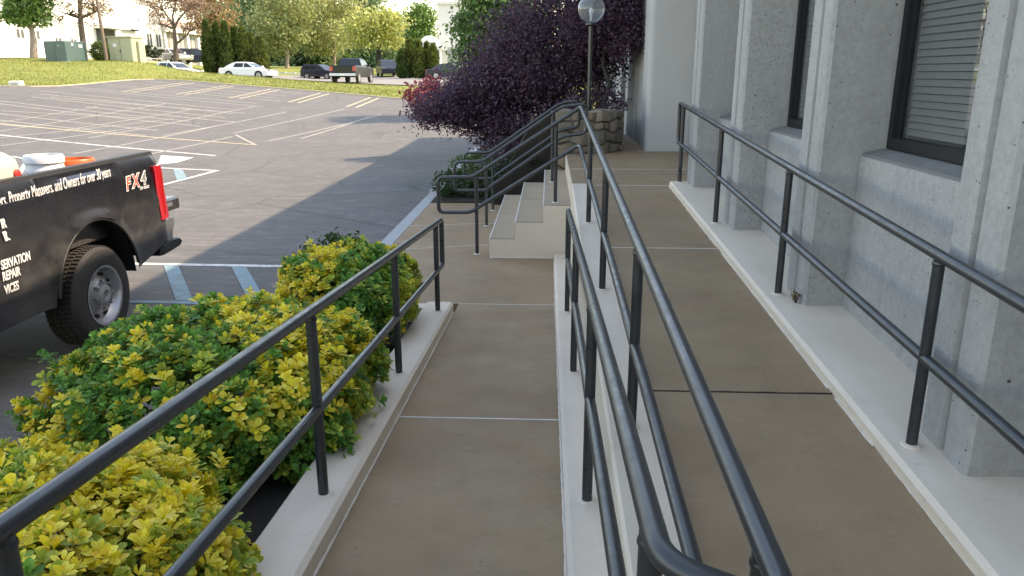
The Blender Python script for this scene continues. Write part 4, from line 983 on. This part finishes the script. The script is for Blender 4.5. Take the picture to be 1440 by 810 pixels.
def tree(name, label, cat, base, trunk, tr, lobes, leaf, cols, group=None, bark='bark', mat='leaf', twigs=3, clump=.5, shell=.5, aspect=.55, limb_top=None):
    t = thing(name, label, cat, base, group); mb = MB()
    tp = [Vector(base) + Vector((0, 0, -.2))] + [Vector(p) for p in trunk]
    mb.tube(tp, tr, 10, r2=tr * .55); top = tp[-1]
    for (cx, cy, cz, rx, ry, rz_, n) in lobes:
        pts = branchy(mb, top if cz > top.z else tp[len(tp) // 2], (cx, cy, cz), tr * .5)
        for k in range(twigs):
            u = unit(1)[0]; e = Vector((cx + u[0] * rx * .85, cy + u[1] * ry * .85, cz + abs(u[2]) * rz_ * .8)); branchy(mb, pts[-2].lerp(pts[-1], random.random()), e, tr * .2, seg=5)
    mb.build('trunk', bark, t, 60)
    me = crown_mesh('crown', lobes, leaf, cols, base, clump, shell, aspect); me.materials.append(M[mat])
    o = bpy.data.objects.new('crown', me); link(o, t); return t
def T(px, py, y):     # a point seen at photo position (px,py) at world distance y, used to set out the far trees
    k = math.cos(math.radians(2.65)), math.sin(math.radians(2.65)); cp, sp_ = math.cos(math.radians(15.67)), math.sin(math.radians(15.67))
    u, v = px - 720, 405 - py; f = 1080
    fx, fy, fz = -k[1] * cp, k[0] * cp, -sp_; ux, uy, uz = -k[1] * sp_, k[0] * sp_, cp
    d = (u * k[0] + v * ux + f * fx, u * k[1] + v * uy + f * fy, v * uz + f * fz); s = y / d[1]
    return (d[0] * s, y, 1.62 + d[2] * s)
def lob(px, py, y, rpx, rpy, n, depth=None):
    x, yy, z = T(px, py, y); s = y / 1122.0; return (x, yy, z, rpx * s, (depth or rpx * s), rpy * s, n)
def B(px, y): x = T(px, 100, y)[0]; return (x, y, gz(x, y))
GREEN = [(.13, .24, .06), (.18, .30, .08), (.10, .19, .05)]
PALE = [(.33, .38, .15), (.40, .43, .19), (.26, .32, .12), (.36, .35, .17)]
YELL = [(.44, .46, .14), (.52, .52, .18), (.35, .40, .11)]
MID = [(.17, .26, .12), (.21, .31, .15), (.13, .21, .10)]
PINK = [(.30, .19, .15), (.24, .17, .12), (.34, .25, .17)]
RUST = [(.34, .21, .10), (.28, .20, .09), (.36, .27, .13)]
b = B(50, 59); tree('maple_tree', 'bright green tree with pale trunk left of the teal transformer', 'tree', b, [T(47, 55, 59), T(44, 40, 59)], .30, [lob(38, 10, 59, 30, 24, 2600), lob(50, -30, 59, 36, 40, 3000), lob(20, 22, 59, 16, 12, 700)], .28, GREEN, 'trees beyond the car park', 'bark_pale', clump=.6)
b = B(121, 61); tree('budding_tree', 'sparse pinkish budding tree with dark trunk behind the transformer', 'tree', b, [T(117, 60, 61), T(113, 25, 61), T(112, -10, 61)], .26, [lob(95, 20, 61, 30, 20, 330), lob(140, 15, 61, 26, 24, 420), lob(115, -10, 61, 45, 20, 700)], .20, PINK + [(.30, .28, .10)], 'trees beyond the car park', 'bark', twigs=9, clump=.55, shell=.2)
b = B(248, 79); tree('budding_tree', 'bare-branched pinkish tree in front of the white building windows', 'tree', b, [T(247, 62, 79), T(245, 40, 79)], .26, [lob(225, 8, 79, 36, 24, 900), lob(268, 6, 79, 30, 26, 900), lob(245, -15, 79, 50, 26, 1300), lob(230, 35, 79, 18, 10, 90), lob(268, 42, 79, 16, 10, 90)], .24, PINK, 'trees beyond the car park', 'bark', twigs=9, clump=.7, shell=.2)
b = B(300, 92); tree('rusty_tree', 'rust-orange leafed tree above the left conifer row', 'tree', b, [T(300, 70, 92), T(300, 30, 92)], .3, [lob(285, 15, 92, 30, 32, 1700), lob(310, 10, 92, 24, 40, 1500), lob(270, -5, 92, 30, 20, 900)], .34, RUST, 'trees beyond the car park', clump=.9)
for i, (px, y, lobes, cols, lab, bk) in enumerate([
    (350, 112, [(345, 20, 34, 40, 2600), (360, -20, 40, 30, 1800)], MID, 'grey-green tall tree rising behind the left conifer row', 'bark_dark'),
    (404, 108, [(395, 30, 42, 34, 3200), (415, -5, 46, 34, 3000), (385, 58, 24, 18, 1000)], PALE, 'broad pale olive tree left of the far pickup', 'bark_pale'),
    (470, 116, [(462, 35, 40, 40, 3000), (470, -5, 44, 30, 2600), (440, 60, 26, 18, 900)], [(.38, .40, .16), (.44, .43, .20), (.30, .34, .13)], 'pale yellow-green tree directly above the far pickup', 'bark_pale'),
    (533, 98, [(520, 38, 34, 18, 1700), (542, 32, 28, 16, 1400), (530, 55, 40, 12, 800)], YELL, 'yellow-leafed tree with thick dark trunk right of the far pickup', 'bark_dark'),
    (520, 150, [(515, 8, 18, 20, 900), (525, -10, 22, 20, 900)], MID, 'distant grey-green treetop over the yellow tree', 'bark_dark'),
    (558, 140, [(556, 42, 18, 24, 1400), (548, 65, 22, 18, 900)], MID, 'dim grey-green tree between the yellow tree and the round tree', 'bark_dark'),
    (592, 118, [(592, 28, 20, 22, 2200), (590, 52, 22, 16, 1400)], GREEN, 'round green tree against the sky left of the white pier', 'bark_dark')]):
    b = B(px, y); tops = min(l[1] + l[3] * .2 for l in lobes[:1])
    tree('leafy_tree', lab, 'tree', b, [T(px, 75, y), T(px, tops + 12, y)], .42 if 'thick' in lab else .30, [lob(l[0], l[1], y, l[2], l[3], int(l[4] * 1.2)) for l in lobes], .42, cols, 'trees beyond the car park', bk, clump=1.2)
b = (-1.6, 33.0, gz(-1.6, 33.0)); tree('leafy_tree', 'large fresh green tree rising behind the purple tree', 'tree', b, [(-1.6, 33, 2.2), (-1.5, 33, 3.6)], .22, [lob(680, 40, 33, 42, 40, 5200), lob(720, 10, 33, 34, 34, 3600), lob(665, 80, 33, 26, 24, 1800), lob(690, -25, 33, 50, 36, 3600), lob(735, 60, 33, 30, 40, 2200)], .17, [(.10, .19, .06), (.14, .25, .08), (.08, .15, .05), (.17, .26, .07)], 'trees beyond the car park', 'bark_dark', clump=.5)
# woodland behind: one mass
P = []; cl = []
for px in range(285, 780, 9):
    for py, n in ((92, 260), (84, 260), (70, 230), (50, 200), (28, 160), (6, 110)):
        if py < 45 and 535 < px < 640: continue
        if py < 65 and 560 < px < 640: continue
        y = 150 + random.uniform(-8, 12); c = np.array(T(px + random.uniform(-4, 4), py + random.uniform(-6, 6), y)); base = np.array(random.choice([MID, PALE, MID, GREEN])[random.randint(0, 2)]) * random.uniform(.7, 1.15)
        P.append(c + RNG.normal(size=(n, 3)) * np.array([1.0, 1.0, 1.1])); cl.append(np.tile(base, (n, 1)) * (.75 + .5 * RNG.random((n, 1))))
P = np.concatenate(P); cl = np.concatenate(cl); n = len(P); L = .7 * (.6 + .8 * RNG.random(n))
me = leaf_mesh('woodland', P, unit(n), unit(n) + np.array([0, 0, .6]), L, L * .6, cl); me.materials.append(M['leaf'])
wd = bpy.data.objects.new('woodland', me); link(wd); tag(wd, 'distant spring woodland filling the skyline behind the road', 'woodland', None, 'stuff')
# conifers
def conifer(name, label, px, y, top, bot, wpx, cols, group):
    bx, by, bz = B(px, y); zt = T(px, top, y)[2]; s = y / 1122; R = wpx * s / 2; hgt = zt - bz
    t = thing(name, label, 'conifer', (bx, by, bz), group)
    MB().tube([(bx, by, bz - .2), (bx, by, bz + hgt * .8)], .09, 8, r2=.03).build('trunk', 'bark_dark', t)
    n = 1500; h = RNG.random(n) ** 1.15; a = RNG.random(n) * 2 * math.pi
    prof = np.where(h < .15, .75 + h * 1.6, 1.0 - ((h - .15) / .85) ** 1.8 * .93); lump = 1 + .16 * np.sin(a * 3 + h * 17) + .12 * np.sin(a * 7 - h * 31)
    r = R * prof * lump * (.55 + .5 * RNG.random(n) ** .5)
    P = np.stack([bx + r * np.cos(a), by + r * np.sin(a), bz + .05 + h * hgt], 1)
    D = np.stack([np.cos(a) * .5, np.sin(a) * .5, np.ones(n)], 1) + RNG.normal(size=(n, 3)) * .25; Nn = np.stack([np.cos(a), np.sin(a), np.zeros(n)], 1) + RNG.normal(size=(n, 3)) * .4
    c = np.array(cols)[RNG.integers(0, len(cols), n)] * (.65 + .7 * RNG.random((n, 1)))
    me = leaf_mesh('crown', P - np.array((bx, by, bz)), D, Nn, .38 * (.6 + .8 * RNG.random(n)), .22 * np.ones(n), c); me.materials.append(M['leaf']); link(bpy.data.objects.new('crown', me), t)
CON = [(.045, .085, .022), (.065, .105, .025), (.09, .12, .03)]; CON2 = [(.10, .13, .03), (.14, .16, .035), (.07, .10, .025)]
order = ['leftmost', 'second from left', 'third from left', 'fourth from left', 'fifth from left', 'sixth from left', 'rightmost and shortest']
for i, (px, y, top, w) in enumerate([(296, 77, 32, 15), (309, 78, 36, 15), (321, 77, 34, 16), (334, 79, 42, 14), (345, 78, 42, 16), (355, 80, 50, 14), (368, 78, 56, 20)]):
    conifer('arborvitae', order[i] + ' upright conifer in the row behind the white sedan', px, y, top, 105, w, CON if i < 4 else CON2, 'left conifer row')
for i, (px, y, top, w) in enumerate([(566, 79, 74, 12), (577, 80, 60, 15), (590, 79, 61, 15), (601, 80, 64, 13), (610, 79, 66, 11)]):
    conifer('arborvitae', ['leftmost, dark and small', 'second from left', 'middle', 'fourth from left', 'rightmost'][i] + ' of the conifers before the white portico', px, y, top, 108, w, CON if i == 0 else CON2, 'right conifer row')
# round shrubs by the white building
def shrub(name, label, c, r, n, leaf, cols, base=None, mat='leaf', group=None, clump=.12, shell=.75, cat='shrub'):
    bz = (c[0], c[1], c[2] - r[2] * .95); t = thing(name, label, cat, bz, group); mb = MB()
    for k in range(7):
        u = unit(1)[0]; branchy(mb, (c[0], c[1], bz[2] - .05), (c[0] + u[0] * r[0] * .7, c[1] + u[1] * r[1] * .7, c[2] + abs(u[2]) * r[2] * .6), max(.006, r[0] * .025), seg=5)
    mb.build('stem', 'bark_dark', t, 60)
    me = crown_mesh('foliage', [(c[0], c[1], c[2], r[0], r[1], r[2], n)], leaf, cols, bz, clump, shell); me.materials.append(M[mat]); link(bpy.data.objects.new('foliage', me), t); return t
x, y, z = T(144, 73, 63); shrub('round_shrub', 'round clipped green shrub left of the beige cabinet', (x, y, z), (.85, .8, .75), 5000, .13, [(.08, .13, .03), (.11, .16, .045), (.06, .10, .03)], clump=.28)
x, y, z = T(214, 72, 72); shrub('low_hedge', 'dark low hedge right of the beige cabinet', (x, y, z), (.9, .8, .5), 1200, .16, [(.04, .06, .03), (.05, .08, .03)])

# ------------------------------------------------------------------ purple trees and plants by the stairs
PUR = [(.095, .056, .090), (.115, .060, .088), (.080, .056, .085), (.15, .065, .088), (.088, .064, .10)]
bp_ = (-.55, 16.2, -.45)
def lb(x, y, z, rx, ry, rz_, n): return (x, y, z, rx, ry, rz_, n)
tree('purple_tree', 'broad purple-leafed tree spreading beside the stairs', 'tree', bp_, [(-.55, 16.2, .3), (-.5, 16.15, .9)], .13,
     [lb(-.25, 16.1, 1.75, 1.35, 1.4, 1.0, 15000), lb(.55, 16.2, 2.9, 1.35, 1.4, 1.1, 14000), lb(-1.25, 16.2, 1.30, 1.0, 1.1, .62, 8500), lb(-2.0, 16.0, .95, .72, .9, .40, 4500), lb(-.55, 15.8, .45, .95, 1.0, .75, 8500), lb(-.55, 16.4, 2.45, .8, 1.0, .55, 2600), lb(.45, 15.7, 1.4, .9, .9, .9, 8000), lb(-1.35, 15.9, .75, .6, .8, .45, 3200), lb(-2.45, 15.9, .80, .35, .5, .22, 1000), lb(-.95, 16.3, 2.05, .55, .7, .35, 1000), lb(.9, 15.6, 2.1, .7, .8, .7, 6000)],
     .062, PUR, 'purple-leafed trees', 'bark_dark', 'leaf_purple', twigs=6, clump=.30, shell=.35, aspect=.62)
tree('purple_tree', 'small purple-leafed tree with crooked trunk behind the stone planter', 'tree', (1.05, 14.6, .6), [(1.02, 14.6, 1.1), (1.12, 14.6, 1.42), (.98, 14.65, 1.75), (1.0, 14.7, 2.1)], .055,
     [lb(1.2, 14.6, 2.75, .62, .7, .75, 7500), lb(1.35, 14.4, 2.15, .34, .5, .32, 1500), lb(.75, 14.8, 2.5, .55, .6, .6, 5000), lb(1.1, 14.7, 3.5, .8, .8, .5, 3600)],
     .058, PUR, 'purple-leafed trees', 'bark_dark', 'leaf_purple', twigs=6, clump=.25, shell=.35, aspect=.62)
shrub('sunlit_red_clump', 'added crimson clump standing for the sunlit left edge of the purple tree', (-3.05, 20.6, .98), (.68, .7, .42), 2200, .10, [(.25, .045, .065), (.30, .06, .085), (.18, .04, .06)], mat='leaf_purple', clump=.2, shell=.5)  # sunlight on purple foliage put into the leaf colour of a separate clump
shrub('purple_shrub', 'dark purple shrub on top of the stone planter', (.80, 13.35, 1.12), (.55, .35, .22), 1500, .05, PUR + [(.05, .04, .035)], mat='leaf_purple', clump=.10)
for x, y, z, rx, rz2, cols, lab in [(-1.70, 13.6, -.28, .30, .24, [(.03, .06, .02), (.045, .085, .025)], 'dark green low shrub at the far end of the lower landing'),
        (-1.45, 14.9, -.18, .42, .30, [(.12, .20, .06), (.16, .24, .085), (.09, .15, .05)], 'pale green mounded shrub between stair rails and car park'),
        (-1.05, 13.5, -.26, .32, .26, [(.03, .055, .02), (.04, .07, .022)], 'dark green ground shrub under the stair rail loops'),
        (-.62, 13.4, -.12, .36, .40, [(.022, .038, .016), (.03, .05, .02)], 'very dark shrub against the far stair side'),
        (-.25, 13.2, .15, .34, .42, [(.022, .034, .018), (.028, .042, .02)], 'dark shrub filling the corner of stairs and stone planter')]:
    shrub('low_shrub', lab, (x, y, z), (rx, .4, rz2), 1500, .055, cols, group='shrubs below the purple tree', clump=.09)

# ------------------------------------------------------------------ yellow and green bushes of the planter
def leaf6(P, D, Nn, L, W, C, C2):
    n = len(P); D = D / np.linalg.norm(D, axis=1, keepdims=True); S = np.cross(D, Nn); S /= np.linalg.norm(S, axis=1, keepdims=True) + 1e-9; Nn = np.cross(S, D)
    L = L[:, None]; W = W[:, None]
    def p(a, s, up): return P + D * L * a + S * W * s + Nn * L * up
    V = np.stack([p(0, 0, 0), p(.34, .34, .05), p(.70, .50, .06), p(.93, .24, -.01), p(1.0, 0, -.07), p(.93, -.24, -.01), p(.70, -.50, .06), p(.34, -.34, .05), p(.55, 0, -.03)], 1)
    tri = np.array([[8, i, (i + 1) % 8] for i in range(8)])
    F = (tri[None] + 9 * np.arange(n)[:, None, None]).reshape(-1, 3)
    c = np.stack([C, C2, C2, C2, C2, C2, C2, C2, C], 1)
    return V.reshape(-1, 3), F, c.reshape(-1, 3)
GRN = np.array([(.095, .25, .040), (.125, .31, .05), (.07, .19, .034), (.16, .36, .06)]); YLW = np.array([(.88, .72, .06), (.90, .78, .12), (.85, .69, .055), (.86, .62, .08)]); YGR = np.array([(.40, .46, .06), (.50, .52, .08), (.32, .40, .05)])
def rosette(kind):
    n = random.randint(9, 12); i = np.arange(n); az = i * 2.4 + RNG.normal(size=n) * .2; el = np.radians(np.interp(i, [0, n - 1], [8, 72]) + RNG.normal(size=n) * 7)
    D = np.stack([np.cos(az) * np.cos(el), np.sin(az) * np.cos(el), np.sin(el)], 1); Nn = np.stack([-np.cos(az) * np.sin(el), -np.sin(az) * np.sin(el), np.cos(el)], 1) + RNG.normal(size=(n, 3)) * .12
    P = np.stack([np.cos(az) * .004, np.sin(az) * .004, np.interp(i, [0, n - 1], [-.02, .008])], 1)
    L = np.interp(i, [0, n - 1], [.052, .026]) * (.65 + .6 * RNG.random(n)); W = L * (.54 + .14 * RNG.random(n)); q = RNG.random((n, 1))
    if kind == 'y': C = YLW[RNG.integers(0, 4, n)]; C2 = C * (1.0 + .1 * q); C = C * np.array([.88, .92, .9])
    elif kind == 'v': C = GRN[RNG.integers(0, 4, n)] * 1.2; C2 = np.where(q > .3, YGR[RNG.integers(0, 3, n)], YLW[RNG.integers(0, 4, n)]); 
    elif kind == 'l': C = YGR[RNG.integers(0, 3, n)]; C2 = C * 1.15
    else: C = GRN[RNG.integers(0, 4, n)]; C2 = C * (.85 + .5 * q)
    return leaf6(P, D, Nn, L, W, C, C2)
ROS = {k: [rosette(k) for _ in range(6)] for k in 'yvlg'}
ROSM = {}
for k in 'yvlg':
    ROSM[k] = []
    for v, f, c in ROS[k]:
        me = np_mesh('sprig', v, f, c); me.materials.append(M['leaf_bush']); ROSM[k].append(me)
def lown(p, s): return math.sin(p[0] * 3.1 * s + 1.3) * math.sin(p[1] * 2.7 * s + .7) + .6 * math.sin(p[0] * 6.3 * s + p[1] * 5.1 * s + p[2] * 4 * s)
def bush(label, c, a, kindf, nshoot, group='clipped bushes of the planter', bare=.0):
    base = (c[0], c[1], c[2] - a[2]); t = thing('euonymus_bush', label, 'bush', base, group)
    mb = MB()
    for k in range(16):
        an = random.random() * 6.28; e = (c[0] + math.cos(an) * a[0] * .75, c[1] + math.sin(an) * a[1] * .75, c[2] + random.uniform(-.2, .6) * a[2]); branchy(mb, (c[0] + math.cos(an) * .12, c[1] + math.sin(an) * .15, base[2] - .05), e, .011, seg=5)
    mb.build('stem', 'bark_dark', t, 60)
    pts = []; p = 2.3
    while len(pts) < nshoot:
        u = RNG.uniform(-1, 1, 3)
        if u[2] < -.75: continue
        v = (np.abs(u) ** p).sum() ** (1 / p); lim = .96 + .075 * lown(u * np.array(a) * 2.6 + np.array(c), 1.0) + (random.uniform(.03, .12) if random.random() < .06 else 0)
        if v > lim or v < lim * .80: continue
        deep = v < lim * .92
        if u[2] < -.3 and random.random() < .35: continue
        q = np.array(c) + u * np.array(a)
        g_ = np.sign(u) * np.abs(u) ** (p - 1) / np.array(a); g_ /= np.linalg.norm(g_); ax = g_ * .70 + np.array([0, 0, .55]) + RNG.normal(size=3) * .24; ax /= np.linalg.norm(ax)
        pts.append((q, ax, deep))
    camv = np.array([0, 0, 1.62]); vis = sorted([i for i in range(nshoot) if not pts[i][2]], key=lambda i: np.linalg.norm(pts[i][0] - camv) + (0 if np.dot(pts[i][1], camv - pts[i][0]) > 0 else 5)); single = set(vis[:95])
    VV, FF, CC, k0 = [], [], [], 0
    for i, (q, ax, deep) in enumerate(pts):
        kd = kindf(q, np.array(c), np.array(a)) if not deep or random.random() < .55 else random.choice('yllv' if kindf is k_near else 'ggvl'); vi = random.randrange(6); sc = random.uniform(.62, 1.12)
        z = Vector(ax); x = z.orthogonal().normalized(); y = z.cross(x); R = Matrix((x, y, z)).transposed() @ Matrix.Rotation(random.random() * 6.28, 3, 'Z')
        if i in single:
            o = bpy.data.objects.new('sprig', ROSM[kd][vi]); COL.objects.link(o); o.parent = t
            o.matrix_local = Matrix.Translation(Vector(q) - Vector(base)) @ R.to_4x4() @ Matrix.Scale(sc, 4)
        else:
            v, f, col = ROS[kd][vi]; VV.append(v * sc @ np.array(R).T + q - np.array(base)); FF.append(f + k0); CC.append(col * random.uniform(.85, 1.12)); k0 += len(v)
    me = np_mesh('foliage', np.concatenate(VV), np.concatenate(FF), np.concatenate(CC)); me.materials.append(M['leaf_bush']); f_ = bpy.data.objects.new('foliage', me); link(f_, t); f_['kind'] = 'stuff'
    return t
def k_near(q, c, a):
    u = (q - c) / a; n = lown(q, 1.6) + random.gauss(0, .35)
    if u[2] < .05 or u[0] > .8: return random.choice('vlllyyg')
    if n > 1.3: return 'g'
    if u[0] > .75: return random.choice('vlyv')
    return random.choice('yyyyyyyl') if n < .8 else random.choice('yyvl')
def k_mid(q, c, a):
    u = (q - c) / a; n = lown(q, 1.3) + random.gauss(0, .4)
    if u[2] < .15 and u[0] > .2: return random.choice('lvlvg') if u[1] > -.5 else random.choice('gggv')
    if u[0] > .40 or u[1] > .45: return random.choice('yyyylg') if u[2] > .25 else random.choice('lyvvlg')
    if u[0] < -.75 and u[2] < .5: return random.choice('yyg')
    return 'y' if n > .72 else random.choice('gggggly')
def k_far(q, c, a):
    u = (q - c) / a; n = lown(q, 1.5) + random.gauss(0, .3)
    if u[1] > .55 and u[0] < .3: return random.choice('gggy')
    if u[0] > .05 and u[0] < .75 and u[1] < .35: return random.choice('ggggv')
    if u[0] >= .75: return random.choice('llvyg')
    return random.choice('yyyl') if n < .9 else 'g'
bush('low bush of mostly yellow leaves nearest the camera', (-1.77, 1.80, .0), (.85, 1.06, .37), k_near, 5200)
bush('large middle bush, green on top with yellow edges beside the truck wheel', (-1.77, 3.84, -.03), (.87, .88, .41), k_mid, 5000)
bush('farthest bush, yellow in front with a dark green side', (-1.58, 5.85, -.09), (.57, .72, .40), k_far, 3000)
shrub('dark_shrub', 'dark green bush at the far corner of the planter', (-1.75, 6.25, .02), (.35, .3, .30), 1800, .045, [(.03, .075, .02), (.045, .10, .025)], mat='leaf_bush', clump=.08)

# ------------------------------------------------------------------ grass on the bank
n = 34000; gx = RNG.uniform(-48, 0, n); t_ = RNG.random(n) ** 1.4; gy = np.array([yedge(x) for x in gx]) + .15 + t_ * 17
ok = ~((gy > 61) & (gx > -21)); gx, gy = gx[ok], gy[ok]; n = len(gx)
P = np.stack([gx, gy, np.array([gz(a, b) for a, b in zip(gx, gy)]) - .02], 1)
D = np.array([0, 0, 1.0]) + RNG.normal(size=(n, 3)) * .45; Nn = unit(n); L = .05 + .10 * RNG.random(n)
c = np.array([(.115, .15, .02), (.17, .19, .03), (.24, .225, .05), (.095, .13, .02), (.27, .235, .07)])[RNG.integers(0, 5, n)]
me = leaf_mesh('grass', P, D, Nn, L, (.03 * np.ones(n)), c); me.materials.append(M['leaf']); go = bpy.data.objects.new('grass', me); link(go); tag(go, 'rough spring grass covering the bank beyond the car park', 'grass', None, 'stuff')
# small leaf litter on the walks
lit = []; 
for k in range(26):
    if k % 2: x = random.uniform(-.8, .05); y = random.uniform(2.4, 8.5); z = wz(y)
    else: x = random.uniform(.55, 1.8); y = random.uniform(2.4, 8.7); z = rz(y) + (.0605 if x > 1.41 else 0)
    if 1.36 < x < 1.43: continue
    lit.append((x, y, z + .004))
P = np.array(lit); n = len(P); D = RNG.normal(size=(n, 3)); D[:, 2] = .12; L = .008 + .012 * RNG.random(n)
me = leaf_mesh('leaf_litter', P, D, np.tile(np.array([0, 0, 1.0]), (n, 1)), L, L * .5, np.array([(.34, .30, .24), (.05, .03, .02), (.45, .42, .36)])[RNG.integers(0, 3, n)]); me.materials.append(M['leaf']); lo = bpy.data.objects.new('leaf_litter', me); link(lo); tag(lo, 'tiny scraps of dry leaf scattered on the walks', 'litter', None, 'stuff')
shrub('dry_weed', 'tuft of dry brown weed at the foot of a pilaster', (1.555, 4.66, .285), (.016, .03, .04), 40, .025, [(.30, .20, .09), (.22, .15, .06)], clump=.03, cat='weed')
print('tris', sum(len(o.data.polygons) for o in bpy.data.objects if o.type == 'MESH'))
